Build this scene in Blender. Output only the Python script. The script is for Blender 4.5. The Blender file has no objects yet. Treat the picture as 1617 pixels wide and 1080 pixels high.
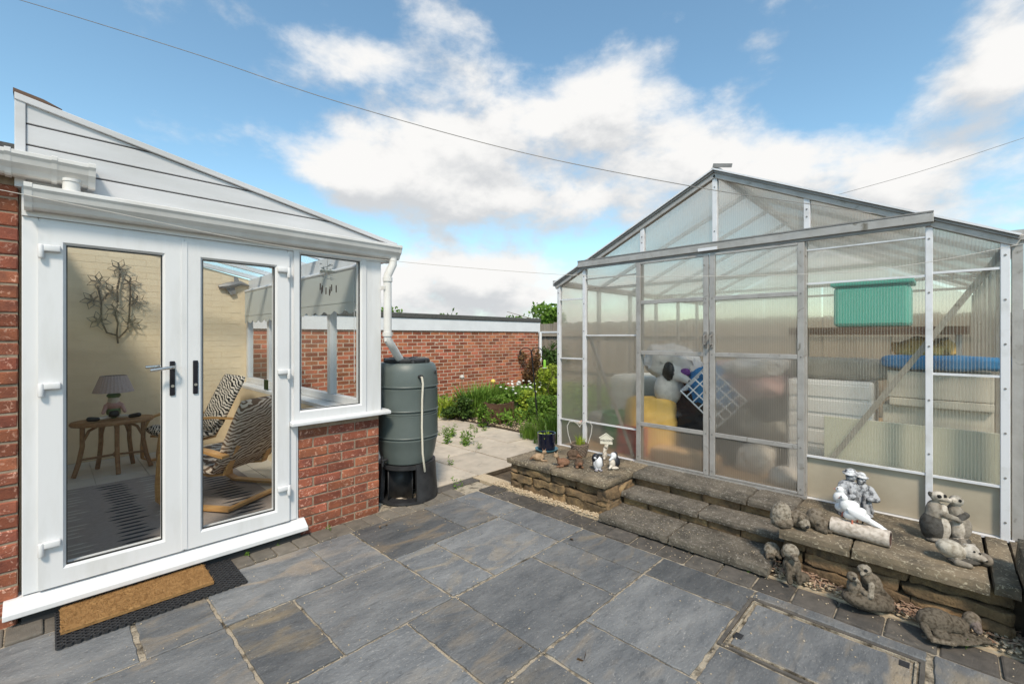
import bpy, bmesh, math, random
import numpy as np
from mathutils import Vector, Matrix, Euler, noise as mnoise
random.seed(7); np.random.seed(7)
PI = math.pi
S = bpy.context.scene
COL = S.collection
# ------------------------------------------------------------------ camera
FPX, CX, HY, CH = 706.0, 808.5, 531.0, 1.5      # focal length in photo pixels, horizon row, eye height
YAW = math.radians(44.0)
cam = bpy.data.cameras.new('camera'); camo = bpy.data.objects.new('camera', cam); COL.objects.link(camo)
cam.sensor_width = 36; cam.lens = 36 * FPX / 1617.0; cam.shift_y = -9 / 1617.0
cam.clip_start = 0.05; cam.clip_end = 500
camo.location = (0, 0, CH); camo.rotation_euler = (PI / 2, 0, YAW - PI / 2)
S.camera = camo
# ------------------------------------------------------------------ light and exposure
SUN_AZ = math.radians(228)       # direction the sun stands in, measured from +X towards +Y
SUN_EL = math.radians(50)
S.view_settings.view_transform = 'Standard'; S.view_settings.look = 'None'; S.view_settings.gamma = 1.0
S.view_settings.use_curve_mapping = False
S.view_settings.exposure = 1.0
sun = bpy.data.lights.new('sun', 'SUN'); sun.energy = 2.0; sun.angle = math.radians(10); sun.color = (1.0, 0.88, 0.73)
suno = bpy.data.objects.new('sun', sun); COL.objects.link(suno)
sd = Vector((math.cos(SUN_AZ) * math.cos(SUN_EL), math.sin(SUN_AZ) * math.cos(SUN_EL), math.sin(SUN_EL)))
suno.rotation_euler = sd.to_track_quat('Z', 'Y').to_euler()
W = bpy.data.worlds.new('World'); S.world = W; W.use_nodes = True
def build_sky():
    nt = W.node_tree; N = nt.nodes; L = nt.links; N.clear()
    out = N.new('ShaderNodeOutputWorld'); bg = N.new('ShaderNodeBackground')
    sky = N.new('ShaderNodeTexSky'); sky.sky_type = 'NISHITA'; sky.sun_disc = False
    sky.sun_elevation = SUN_EL; sky.sun_rotation = PI / 2 - SUN_AZ
    sky.air_density = 1.0; sky.dust_density = 0.6; sky.ozone_density = 1.6
    # cloud field: fractal noise plus cloud masses standing at given azimuth / elevation
    g = bpy.data.node_groups.new('cloud_field', 'ShaderNodeTree')
    g.interface.new_socket('Vector', in_out='INPUT', socket_type='NodeSocketVector')
    g.interface.new_socket('Density', in_out='OUTPUT', socket_type='NodeSocketFloat')
    gn, gl = g.nodes, g.links
    gi = gn.new('NodeGroupInput'); go = gn.new('NodeGroupOutput')
    def m(op, a, b=None, c=None):
        n = gn.new('ShaderNodeMath'); n.operation = op
        for i, v in enumerate((a, b, c)):
            if v is None: continue
            if isinstance(v, (int, float)): n.inputs[i].default_value = v
            else: gl.new(v, n.inputs[i])
        return n.outputs[0]
    sep = gn.new('ShaderNodeSeparateXYZ'); gl.new(gi.outputs[0], sep.inputs[0])
    az = m('ARCTAN2', sep.outputs[1], sep.outputs[0]); el = m('ARCSINE', sep.outputs[2])
    mp = gn.new('ShaderNodeMapping'); mp.inputs['Scale'].default_value = (1, 1, 1.8); gl.new(gi.outputs[0], mp.inputs[0])
    n1 = gn.new('ShaderNodeTexNoise'); n1.inputs['Scale'].default_value = 5.5; n1.inputs['Detail'].default_value = 10
    n1.inputs['Roughness'].default_value = 0.58; n1.inputs['Distortion'].default_value = 0.1; gl.new(mp.outputs[0], n1.inputs['Vector'])
    n2 = gn.new('ShaderNodeTexNoise'); n2.inputs['Scale'].default_value = 1.3; n2.inputs['Detail'].default_value = 2; gl.new(mp.outputs[0], n2.inputs['Vector'])
    total = m('MULTIPLY', m('SUBTRACT', n1.outputs[0], 0.5), 1.75)
    wide = m('MULTIPLY', m('SUBTRACT', n2.outputs[0], 0.5), 0.9)
    total = m('ADD', total, wide)
    def azel(px, py):
        a = YAW - math.atan((px - CX) / FPX)
        e = math.atan((HY - py) / FPX * math.cos(math.atan((px - CX) / FPX)))
        return a, e
    clouds = [(620, 245, 160, 80, .68), (890, 190, 170, 85, .55), (1070, 240, 130, 75, .58), (820, 310, 230, 50, .42), (540, 280, 80, 45, .35),
              (730, 445, 115, 48, .5), (1230, 275, 110, 60, .5), (1450, 275, 200, 75, .62), (1590, 90, 120, 85, .55), (330, 5, 150, 30, .28),
              (580, 85, 100, 35, .24), (710, 28, 75, 36, .28), (1110, 15, 200, 36, .26), (460, 100, 55, 35, .22), (1030, 85, 55, 30, .22),
              (230, 200, 330, 200, -.42), (860, 40, 110, 42, -.42), (1320, 110, 120, 80, -.42), (560, 40, 110, 40, -.32), (1040, 70, 70, 60, -.3), (900, 400, 160, 28, -.3), (440, 330, 110, 80, -.4), (1130, 110, 70, 40, -.2), (620, 160, 90, 22, -.25)]
    for (px, py, wx, wy, amp) in clouds:
        a0, e0 = azel(px, py); a1, _ = azel(px + wx, py); _, e1 = azel(px, py - wy)
        da = m('DIVIDE', m('SUBTRACT', az, a0), max(abs(a1 - a0), .02)); de = m('DIVIDE', m('SUBTRACT', el, e0), max(abs(e1 - e0), .02))
        r2 = m('ADD', m('MULTIPLY', da, da), m('MULTIPLY', de, de))
        total = m('ADD', total, m('MULTIPLY', m('EXPONENT', m('MULTIPLY', r2, -0.8)), amp))
    eh = m('DIVIDE', el, .16); total = m('ADD', total, m('MULTIPLY', m('EXPONENT', m('MULTIPLY', m('MULTIPLY', eh, eh), -1.0)), .3))   # clouds stack up towards the horizon
    gl.new(total, go.inputs[0])
    tc = N.new('ShaderNodeTexCoord')
    g1 = N.new('ShaderNodeGroup'); g1.node_tree = g; L.new(tc.outputs['Generated'], g1.inputs[0])
    up = N.new('ShaderNodeVectorMath'); up.operation = 'ADD'; up.inputs[1].default_value = (-.03, -.03, .06); L.new(tc.outputs['Generated'], up.inputs[0])
    g2 = N.new('ShaderNodeGroup'); g2.node_tree = g; L.new(up.outputs[0], g2.inputs[0])
    cov = N.new('ShaderNodeMapRange'); cov.interpolation_type = 'SMOOTHSTEP'; cov.inputs[1].default_value = -.04; cov.inputs[2].default_value = .5
    L.new(g1.outputs[0], cov.inputs[0])
    diff = N.new('ShaderNodeMath'); diff.operation = 'SUBTRACT'; L.new(g1.outputs[0], diff.inputs[0]); L.new(g2.outputs[0], diff.inputs[1])
    lit = N.new('ShaderNodeMapRange'); lit.interpolation_type = 'SMOOTHSTEP'; lit.inputs[1].default_value = -.32; lit.inputs[2].default_value = .34
    L.new(diff.outputs[0], lit.inputs[0])
    cc = N.new('ShaderNodeMix'); cc.data_type = 'RGBA'; cc.inputs[6].default_value = (2.35, 2.42, 2.5, 1); cc.inputs[7].default_value = (3.45, 3.42, 3.36, 1)
    L.new(lit.outputs[0], cc.inputs[0])
    hz = N.new('ShaderNodeMix'); hz.data_type = 'RGBA'; hz.blend_type = 'MULTIPLY'; hz.inputs[0].default_value = 1
    hz.inputs[7].default_value = (.72, .84, .76, 1); L.new(sky.outputs[0], hz.inputs[6])
    mx = N.new('ShaderNodeMix'); mx.data_type = 'RGBA'; L.new(cov.outputs[0], mx.inputs[0]); L.new(hz.outputs[2], mx.inputs[6]); L.new(cc.outputs[2], mx.inputs[7])
    L.new(mx.outputs[2], bg.inputs[0]); bg.inputs[1].default_value = 0.14
    L.new(bg.outputs[0], out.inputs[0])
build_sky()
W.cycles.sampling_method = 'MANUAL'; W.cycles.sample_map_resolution = 512
# ------------------------------------------------------------------ photo pixel -> point on a plane that the thing touches
FV = Vector((math.cos(YAW), math.sin(YAW), 0)); RV = Vector((math.sin(YAW), -math.cos(YAW), 0))
def _ray(px, py): return FV + RV * ((px - CX) / FPX) + Vector((0, 0, (HY - py) / FPX))
def on_z(px, py, z):
    d = _ray(px, py); return Vector((0, 0, CH)) + d * ((z - CH) / d.z)
def on_x(px, py, x):
    d = _ray(px, py); return Vector((0, 0, CH)) + d * (x / d.x)
def on_y(px, py, y):
    d = _ray(px, py); return Vector((0, 0, CH)) + d * (y / d.y)
def at_depth(px, py, t): return Vector((0, 0, CH)) + _ray(px, py) * t
# ------------------------------------------------------------------ materials
M = {}
def mat(name, c1, c2=None, scale=6.0, rough=.6, bump=0.0, bscale=None, spec=.4, metal=0.0, vary=0.0, stretch=(1, 1, 1), c3=None, scale3=2.0, fac3=(.55, .7), detail=6, sharp=(.3, .7), attr=None, bdist=.01, island=False, speck=None):
    m = bpy.data.materials.new(name); m.use_nodes = True; nt = m.node_tree; N = nt.nodes; L = nt.links
    b = N['Principled BSDF']; b.inputs['Roughness'].default_value = rough; b.inputs['Metallic'].default_value = metal
    b.inputs['Specular IOR Level'].default_value = spec
    tc = N.new('ShaderNodeTexCoord'); oi = N.new('ShaderNodeObjectInfo')
    mp = N.new('ShaderNodeMapping'); mp.inputs['Scale'].default_value = stretch; L.new(tc.outputs['Object'], mp.inputs[0])
    rnd_out = oi.outputs['Random']
    if island: rnd_out = N.new('ShaderNodeNewGeometry').outputs['Random Per Island']
    sc = N.new('ShaderNodeVectorMath'); sc.operation = 'SCALE'; sc.inputs[0].default_value = (13.1, 7.7, 9.3); L.new(rnd_out, sc.inputs['Scale'])
    L.new(sc.outputs[0], mp.inputs['Location'])
    if speck is not None:
        cr = N.new('ShaderNodeCombineXYZ'); ra = N.new('ShaderNodeMath'); ra.operation = 'MULTIPLY'; ra.inputs[1].default_value = 40; L.new(rnd_out, ra.inputs[0]); L.new(ra.outputs[0], cr.inputs[2]); L.new(cr.outputs[0], mp.inputs['Rotation'])
    col = None
    if attr:
        at = N.new('ShaderNodeAttribute'); at.attribute_name = attr; col = at.outputs['Color']
        if c2 is not None:
            nz = N.new('ShaderNodeTexNoise'); nz.inputs['Scale'].default_value = scale; nz.inputs['Detail'].default_value = detail; L.new(mp.outputs[0], nz.inputs['Vector'])
            mr = N.new('ShaderNodeMapRange'); mr.inputs[1].default_value = sharp[0]; mr.inputs[2].default_value = sharp[1]; L.new(nz.outputs[0], mr.inputs[0])
            mx = N.new('ShaderNodeMix'); mx.data_type = 'RGBA'; mx.blend_type = 'MULTIPLY'; L.new(mr.outputs[0], mx.inputs[0]); L.new(col, mx.inputs[6]); mx.inputs[7].default_value = (*c2, 1)
            col = mx.outputs[2]
    elif c2 is not None:
        nz = N.new('ShaderNodeTexNoise'); nz.inputs['Scale'].default_value = scale; nz.inputs['Detail'].default_value = detail; nz.inputs['Roughness'].default_value = .6
        L.new(mp.outputs[0], nz.inputs['Vector'])
        mr = N.new('ShaderNodeMapRange'); mr.inputs[1].default_value = sharp[0]; mr.inputs[2].default_value = sharp[1]; L.new(nz.outputs[0], mr.inputs[0])
        mx = N.new('ShaderNodeMix'); mx.data_type = 'RGBA'; L.new(mr.outputs[0], mx.inputs[0]); mx.inputs[6].default_value = (*c1, 1); mx.inputs[7].default_value = (*c2, 1)
        col = mx.outputs[2]
        if c3 is not None:
            n3 = N.new('ShaderNodeTexNoise'); n3.inputs['Scale'].default_value = scale3; n3.inputs['Detail'].default_value = 7; n3.inputs['Distortion'].default_value = 1.2
            L.new(mp.outputs[0], n3.inputs['Vector'])
            r3 = N.new('ShaderNodeMapRange'); r3.inputs[1].default_value = fac3[0]; r3.inputs[2].default_value = fac3[1]; L.new(n3.outputs[0], r3.inputs[0])
            if speck is not None:
                rm_ = N.new('ShaderNodeMath'); rm_.operation = 'MULTIPLY'; rm_.inputs[1].default_value = 23.7; L.new(rnd_out, rm_.inputs[0]); rf_ = N.new('ShaderNodeMath'); rf_.operation = 'FRACT'; L.new(rm_.outputs[0], rf_.inputs[0])
                rq = N.new('ShaderNodeMath'); rq.operation = 'MULTIPLY'; L.new(rf_.outputs[0], rq.inputs[0]); L.new(r3.outputs[0], rq.inputs[1]); r3 = rq
            m3 = N.new('ShaderNodeMix'); m3.data_type = 'RGBA'; L.new(r3.outputs[0], m3.inputs[0]); L.new(col, m3.inputs[6]); m3.inputs[7].default_value = (*c3, 1)
            col = m3.outputs[2]
    if speck is not None:
        for (ss, lo, hi, amt, cc) in ((60, .60, .70, .55, speck), (9, .6, .72, .4, tuple(min(q, .2) * .42 for q in c1)), (26, .6, .7, .4, tuple(min(q, .2) * .5 for q in c1))):
            ns = N.new('ShaderNodeTexNoise'); ns.inputs['Scale'].default_value = ss; ns.inputs['Detail'].default_value = 5; ns.inputs['Distortion'].default_value = .6; L.new(mp.outputs[0], ns.inputs['Vector'])
            rs = N.new('ShaderNodeMapRange'); rs.inputs[1].default_value = lo; rs.inputs[2].default_value = hi; rs.inputs[4].default_value = amt; L.new(ns.outputs[0], rs.inputs[0])
            ms = N.new('ShaderNodeMix'); ms.data_type = 'RGBA'; L.new(rs.outputs[0], ms.inputs[0]); L.new(col, ms.inputs[6]); ms.inputs[7].default_value = (*cc, 1); col = ms.outputs[2]
    if col is None:
        b.inputs['Base Color'].default_value = (*c1, 1)
        if vary:
            rgb = N.new('ShaderNodeRGB'); rgb.outputs[0].default_value = (*c1, 1); col = rgb.outputs[0]
    if col is not None:
        if vary:
            hv = N.new('ShaderNodeHueSaturation'); mr = N.new('ShaderNodeMapRange'); L.new(rnd_out, mr.inputs[0])
            mr.inputs[3].default_value = 1 - vary; mr.inputs[4].default_value = 1 + vary; L.new(mr.outputs[0], hv.inputs['Value'])
            mh = N.new('ShaderNodeMath'); mh.operation = 'MULTIPLY'; mh.inputs[1].default_value = 7.31; L.new(rnd_out, mh.inputs[0])
            fr = N.new('ShaderNodeMath'); fr.operation = 'FRACT'; L.new(mh.outputs[0], fr.inputs[0])
            m2 = N.new('ShaderNodeMapRange'); L.new(fr.outputs[0], m2.inputs[0]); m2.inputs[3].default_value = .5 - vary * .012; m2.inputs[4].default_value = .5 + vary * .025; L.new(m2.outputs[0], hv.inputs['Hue'])
            L.new(col, hv.inputs['Color']); col = hv.outputs[0]
        L.new(col, b.inputs['Base Color'])
    if bump:
        bn = N.new('ShaderNodeTexNoise'); bn.inputs['Scale'].default_value = bscale or scale * 4; bn.inputs['Detail'].default_value = 8; bn.inputs['Roughness'].default_value = .65
        L.new(mp.outputs[0], bn.inputs['Vector'])
        bp = N.new('ShaderNodeBump'); bp.inputs['Strength'].default_value = bump; bp.inputs['Distance'].default_value = bdist; L.new(bn.outputs[0], bp.inputs['Height'])
        L.new(bp.outputs[0], b.inputs['Normal'])
    M[name] = m
    return m
def shader_mat(name):
    m = bpy.data.materials.new(name); m.use_nodes = True; m.node_tree.nodes.clear(); M[name] = m
    return m.node_tree, m.node_tree.nodes, m.node_tree.links
def glass_mat(name, tint=(.97, .985, .98), rough=0.0, refl=1.0):
    nt, N, L = shader_mat(name)
    o = N.new('ShaderNodeOutputMaterial'); t = N.new('ShaderNodeBsdfTransparent'); t.inputs[0].default_value = (*tint, 1)
    gl = N.new('ShaderNodeBsdfGlossy'); gl.inputs['Roughness'].default_value = rough
    fr = N.new('ShaderNodeFresnel'); fr.inputs[0].default_value = 1.5
    ge = N.new('ShaderNodeNewGeometry'); bf = N.new('ShaderNodeMath'); bf.operation = 'SUBTRACT'; bf.inputs[0].default_value = 1; L.new(ge.outputs['Backfacing'], bf.inputs[1]); bf.use_clamp = True
    ml = N.new('ShaderNodeMath'); ml.operation = 'MULTIPLY'; L.new(bf.outputs[0], ml.inputs[1]); L.new(fr.outputs[0], ml.inputs[0])
    mr = N.new('ShaderNodeMath'); mr.operation = 'MULTIPLY'; mr.inputs[1].default_value = refl; L.new(ml.outputs[0], mr.inputs[0]); ml = mr
    mx = N.new('ShaderNodeMixShader'); L.new(ml.outputs[0], mx.inputs[0]); L.new(t.outputs[0], mx.inputs[1]); L.new(gl.outputs[0], mx.inputs[2])
    L.new(mx.outputs[0], o.inputs[0])
def poly_mat(name, axis='Y', haze=.34, blur=.3, tint=(.86, .89, .84), pitch=.016, white=(.72, .73, .66), ribs=.14):
    """ribbed twin-wall sheet: partly clear, partly blurring, partly milky, with vertical ribs along one axis"""
    nt, N, L = shader_mat(name)
    o = N.new('ShaderNodeOutputMaterial'); tc = N.new('ShaderNodeTexCoord')
    sp = N.new('ShaderNodeSeparateXYZ'); L.new(tc.outputs['Object'], sp.inputs[0])
    a = N.new('ShaderNodeMath'); a.operation = 'MULTIPLY'; a.inputs[1].default_value = 2 * PI / pitch; L.new(sp.outputs[axis], a.inputs[0])
    s = N.new('ShaderNodeMath'); s.operation = 'SINE'; L.new(a.outputs[0], s.inputs[0])
    rib = N.new('ShaderNodeMapRange'); rib.inputs[1].default_value = .35; rib.inputs[2].default_value = .95; L.new(s.outputs[0], rib.inputs[0])
    nz = N.new('ShaderNodeTexNoise'); nz.inputs['Scale'].default_value = 2.2; nz.inputs['Detail'].default_value = 6; L.new(tc.outputs['Object'], nz.inputs['Vector'])
    hz = N.new('ShaderNodeMapRange'); hz.inputs[1].default_value = .3; hz.inputs[2].default_value = .75; hz.inputs[3].default_value = haze * .75; hz.inputs[4].default_value = haze * 1.3
    L.new(nz.outputs[0], hz.inputs[0])
    hr = N.new('ShaderNodeMath'); hr.operation = 'MULTIPLY_ADD'; hr.inputs[1].default_value = ribs; L.new(rib.outputs[0], hr.inputs[0]); L.new(hz.outputs[0], hr.inputs[2])
    bp = N.new('ShaderNodeBump'); bp.inputs['Strength'].default_value = .5; bp.inputs['Distance'].default_value = .002; L.new(s.outputs[0], bp.inputs['Height'])
    tr = N.new('ShaderNodeBsdfTransparent'); tr.inputs[0].default_value = (*tint, 1)
    rf = N.new('ShaderNodeBsdfRefraction'); rf.inputs['Color'].default_value = (*tint, 1); rf.inputs['Roughness'].default_value = .34; rf.inputs['IOR'].default_value = 1.18; L.new(bp.outputs[0], rf.inputs['Normal'])
    m1 = N.new('ShaderNodeMixShader'); m1.inputs[0].default_value = blur; L.new(tr.outputs[0], m1.inputs[1]); L.new(rf.outputs[0], m1.inputs[2])
    df = N.new('ShaderNodeBsdfDiffuse'); df.inputs[0].default_value = (*white, 1); tl = N.new('ShaderNodeBsdfTranslucent'); tl.inputs[0].default_value = (*white, 1)
    m2 = N.new('ShaderNodeMixShader'); m2.inputs[0].default_value = .5; L.new(df.outputs[0], m2.inputs[1]); L.new(tl.outputs[0], m2.inputs[2])
    m3 = N.new('ShaderNodeMixShader'); L.new(hr.outputs[0], m3.inputs[0]); L.new(m1.outputs[0], m3.inputs[1]); L.new(m2.outputs[0], m3.inputs[2])
    gl = N.new('ShaderNodeBsdfGlossy'); gl.inputs['Roughness'].default_value = .12; L.new(bp.outputs[0], gl.inputs['Normal'])
    fr = N.new('ShaderNodeFresnel'); fr.inputs[0].default_value = 1.4
    ge = N.new('ShaderNodeNewGeometry'); bf = N.new('ShaderNodeMath'); bf.operation = 'SUBTRACT'; bf.inputs[0].default_value = 1; L.new(ge.outputs['Backfacing'], bf.inputs[1])
    ml = N.new('ShaderNodeMath'); ml.operation = 'MULTIPLY'; L.new(bf.outputs[0], ml.inputs[1]); L.new(fr.outputs[0], ml.inputs[0])
    m4 = N.new('ShaderNodeMixShader'); L.new(ml.outputs[0], m4.inputs[0]); L.new(m3.outputs[0], m4.inputs[1]); L.new(gl.outputs[0], m4.inputs[2])
    L.new(m4.outputs[0], o.inputs[0])
def zebra_mat(name, dark, light):
    m = mat(name, light, rough=.9, spec=.1, bump=.3, bscale=300); nt = m.node_tree; N = nt.nodes; L = nt.links
    tc = N.new('ShaderNodeTexCoord'); wv = N.new('ShaderNodeTexWave'); wv.bands_direction = 'Z'; wv.inputs['Scale'].default_value = 9; wv.inputs['Distortion'].default_value = 9
    wv.inputs['Detail'].default_value = 2.5; wv.inputs['Detail Scale'].default_value = 1.1
    mp = N.new('ShaderNodeMapping'); mp.inputs['Rotation'].default_value = (.5, .45, .2); L.new(tc.outputs['Object'], mp.inputs[0]); L.new(mp.outputs[0], wv.inputs[0])
    rp = N.new('ShaderNodeMapRange'); rp.inputs[1].default_value = .42; rp.inputs[2].default_value = .52; L.new(wv.outputs['Fac'], rp.inputs[0])
    mx = N.new('ShaderNodeMix'); mx.data_type = 'RGBA'; L.new(rp.outputs[0], mx.inputs[0]); mx.inputs[6].default_value = (*dark, 1); mx.inputs[7].default_value = (*light, 1)
    L.new(mx.outputs[2], N['Principled BSDF'].inputs['Base Color'])
def leaf_mat(name, c1, c2):
    m = mat(name, c1, c2, scale=9, rough=.55, spec=.3); nt = m.node_tree; N = nt.nodes; L = nt.links
    b = N['Principled BSDF']; o = [n for n in N if n.type == 'OUTPUT_MATERIAL'][0]
    at = N.new('ShaderNodeAttribute'); at.attribute_name = 'leafv'
    mr = N.new('ShaderNodeMapRange'); mr.inputs[3].default_value = .55; mr.inputs[4].default_value = 1.5; L.new(at.outputs['Fac'], mr.inputs[0])
    hv = N.new('ShaderNodeHueSaturation'); L.new(mr.outputs[0], hv.inputs['Value'])
    src = b.inputs['Base Color'].links[0].from_socket; L.new(src, hv.inputs['Color']); L.new(hv.outputs[0], b.inputs['Base Color'])
    t = N.new('ShaderNodeBsdfTranslucent'); L.new(hv.outputs[0], t.inputs[0])
    mx = N.new('ShaderNodeMixShader'); mx.inputs[0].default_value = .35; L.new(b.outputs[0], mx.inputs[1]); L.new(t.outputs[0], mx.inputs[2]); L.new(mx.outputs[0], o.inputs[0])
mat('soil', (.06, .045, .03), (.12, .09, .06), scale=12, rough=.95, bump=.6, bscale=40)
mat('mortar', (.24, .18, .13), (.35, .275, .2), scale=30, rough=.95, bump=.4, bscale=180)
mat('garage_mortar', (.58, .47, .37), (.48, .38, .29), scale=20, rough=.95)
mat('patio_mortar', (.08, .065, .045), (.48, .41, .31), scale=15, rough=.95, bump=.8, bscale=120, sharp=(.34, .54), bdist=.02)
mat('brick', (.37, .118, .066), (.15, .055, .04), scale=6, rough=.85, bump=.8, bscale=120, vary=.3, c3=(.50, .27, .2), scale3=42, fac3=(.57, .66), spec=.2, bdist=.006)
mat('garage_brick', (.46, .15, .078), (.26, .085, .055), scale=5, rough=.85, bump=.4, bscale=120, vary=.42, spec=.2)
mat('garage_brick_far', (.46, .15, .078), (.26, .085, .055), scale=5, rough=.85, bump=.4, bscale=120, vary=.42, spec=.2, island=True)
mat('slate', (.106, .111, .116), (.186, .187, .186), scale=3.0, rough=.52, bump=.9, bscale=8, spec=.35, vary=.32, stretch=(1, 2.6, 1), c3=(.30, .235, .16), scale3=2.2, fac3=(.52, .72), bdist=.014, speck=(.36, .34, .31), detail=9, sharp=(.35, .68))
mat('pale_slab', (.55, .475, .385), (.42, .365, .295), scale=6, rough=.85, bump=.4, bscale=60, vary=.08, c3=(.3, .27, .23), scale3=6, fac3=(.6, .8))
mat('paver_grey', (.20, .175, .145), (.13, .115, .095), scale=14, rough=.9, bump=.6, bscale=160, vary=.2)
mat('paver_dark', (.062, .056, .05), (.12, .105, .09), scale=16, rough=.85, bump=.7, bscale=180, vary=.25, c3=(.17, .14, .11), scale3=20, fac3=(.62, .75))
mat('concrete', (.165, .142, .112), (.05, .043, .034), scale=8, sharp=(.35, .75), rough=.9, bump=.6, bscale=190, vary=.1, c3=(.30, .27, .23), scale3=60, fac3=(.56, .66))
mat('coping', (.23, .18, .12), (.062, .053, .04), scale=4.5, rough=.9, bump=.6, bscale=150, vary=.1, c3=(.42, .36, .26), scale3=48, fac3=(.57, .66), sharp=(.38, .66))
mat('walling_stone', (.30, .195, .1), (.075, .056, .038), scale=7, rough=.92, bump=.9, bscale=45, vary=.25, c3=(.33, .22, .11), scale3=6, fac3=(.55, .72), bdist=.02)
mat('gravel', (.42, .32, .2), (.55, .46, .34), scale=60, rough=.85)
mat('bark', (.22, .12, .075), (.42, .3, .22), scale=40, rough=.9)
mat('upvc', (.68, .68, .685), (.58, .575, .56), scale=1.6, rough=.3, spec=.5, sharp=(.48, .8), stretch=(5, 5, .9))
mat('upvc_gutter', (.72, .71, .69), (.6, .58, .55), scale=5, rough=.35, spec=.5)
mat('cladding', (.6, .6, .615), (.5, .5, .5), scale=3, stretch=(.6, 1, 3), rough=.4)
mat('gasket', (.02, .02, .02), rough=.6)
mat('black_gap', (.03, .03, .03), rough=.8)
mat('steel', (.6, .58, .55), rough=.25, metal=1)
mat('black_gloss', (.012, .012, .018), rough=.2)
mat('alu', (.45, .43, .41), (.33, .31, .285), scale=9, rough=.45, metal=.3, bump=.12, bscale=60, c3=(.15, .13, .1), scale3=14, fac3=(.62, .78))
mat('alu_white', (.70, .70, .72), (.5, .49, .47), scale=7, sharp=(.5, .8), rough=.4, metal=.1)
mat('alu_dark', (.2, .19, .18), (.3, .28, .26), scale=8, rough=.5, metal=.4)
mat('beige_wall', (.80, .66, .46), (.73, .59, .40), scale=4, rough=.9, bump=.3, bscale=60)
mat('floor_tile', (.56, .52, .45), (.48, .44, .38), scale=6, rough=.45)
mat('rug', (.26, .22, .2), (.31, .27, .245), scale=40, rough=.95, bump=.4, bscale=300)
mat('rug_dark', (.03, .03, .035), rough=.95); mat('rug_light', (.42, .39, .33), rough=.95)
mat('bentwood', (.55, .32, .12), (.42, .22, .08), scale=8, rough=.35, stretch=(1, 1, 6))
mat('rattan', (.22, .11, .045), (.34, .19, .085), scale=30, rough=.5, bump=.5, bscale=120)
mat('shade_fabric', (.42, .34, .31), (.36, .29, .27), scale=50, rough=.9)
mat('doll_cloth', (.5, .4, .34), (.12, .12, .09), scale=40, rough=.9, sharp=(.45, .55))
mat('dark_metal', (.06, .045, .03), (.2, .15, .1), scale=30, rough=.4, metal=.7)
mat('flower_metal', (.11, .085, .06), (.26, .21, .15), scale=40, rough=.35, metal=.6)
mat('blind', (.52, .53, .49), rough=.9)
mat('coir', (.50, .29, .12), (.34, .185, .075), scale=26, rough=1.0, bump=1.0, bscale=420, spec=.05, detail=9)
mat('rubber', (.016, .016, .018), (.035, .035, .036), scale=30, rough=.7)
mat('butt_green', (.085, .105, .1), (.105, .126, .119), scale=5, rough=.42, bump=.12, bscale=240)
mat('butt_black', (.014, .014, .016), (.04, .04, .042), scale=10, rough=.5)
mat('hose', (.62, .58, .48), rough=.5)
mat('white_paint', (.78, .79, .8), (.68, .69, .7), scale=3, rough=.5)
mat('felt', (.06, .06, .06), (.11, .11, .10), scale=30, rough=.95, bump=.6)
mat('fence_wood', (.24, .195, .15), (.34, .295, .24), scale=5, rough=.9, stretch=(6, 6, .6), vary=.2, bump=.4)
mat('planter_wood', (.085, .045, .03), (.13, .075, .045), scale=6, rough=.6, stretch=(1, 1, 5))
mat('iron', (.012, .012, .014), rough=.45)
mat('pot_black', (.006, .008, .02), rough=.12, spec=.6)
mat('saucer_blue', (.07, .19, .25), rough=.25)
mat('wicker', (.1, .065, .045), (.26, .2, .15), scale=60, rough=.75)
mat('wire_white', (.5, .48, .44), rough=.5)
mat('lime_plastic', (.22, .5, .05), rough=.4)
mat('yellow_ball', (.75, .55, .12), rough=.5)
mat('statue', (1, 1, 1), (.5, .47, .43), scale=40, rough=.85, attr='tone', bump=.5, bscale=150, spec=.2, sharp=(.42, .72))
mat('statue_clean', (1, 1, 1), (.8, .8, .8), scale=20, rough=.45, attr='tone', bump=.15, bscale=150, spec=.4)
mat('statue_couple', (1, 1, 1), (.22, .22, .23), scale=38, rough=.75, attr='tone', bump=.8, bscale=75, sharp=(.45, .62), bdist=.01)
mat('statue_lichen', (1, 1, 1), (.42, .39, .34), scale=60, rough=.95, attr='tone', bump=.8, bscale=160, sharp=(.45, .65))
mat('yellow_cloth', (.72, .47, .14), (.6, .38, .11), scale=8, rough=.9); mat('blue_cloth', (.03, .19, .46), (.05, .26, .55), scale=6, rough=.9)
mat('white_cloth', (.75, .73, .72), (.6, .58, .57), scale=5, rough=.9); mat('black_cloth', (.02, .02, .022), rough=.95); mat('pink_cloth', (.58, .36, .36), (.45, .34, .34), scale=5, rough=.9)
mat('teal_plastic', (.1, .52, .46), rough=.4); mat('grey_cloth', (.4, .38, .35), (.3, .29, .27), scale=6, rough=.9); mat('white_plastic', (.78, .8, .84), rough=.4)
mat('old_white_wood', (.72, .69, .62), (.5, .46, .4), scale=4, rough=.85, stretch=(1, .5, 4), sharp=(.5, .8)); mat('mint_board', (.68, .70, .61), (.6, .62, .54), scale=2, rough=.7)
mat('beige_panel', (.48, .42, .32), (.36, .31, .23), scale=2.2, rough=.5, bump=.1, c3=(.16, .14, .1), scale3=3, fac3=(.66, .85)); mat('tan_board', (.55, .36, .2), (.45, .29, .16), scale=4, rough=.8)
mat('green_plastic', (.07, .26, .09), rough=.45); mat('red_plastic', (.38, .07, .055), rough=.5); mat('purple_cloth', (.16, .06, .25), rough=.9)
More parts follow.
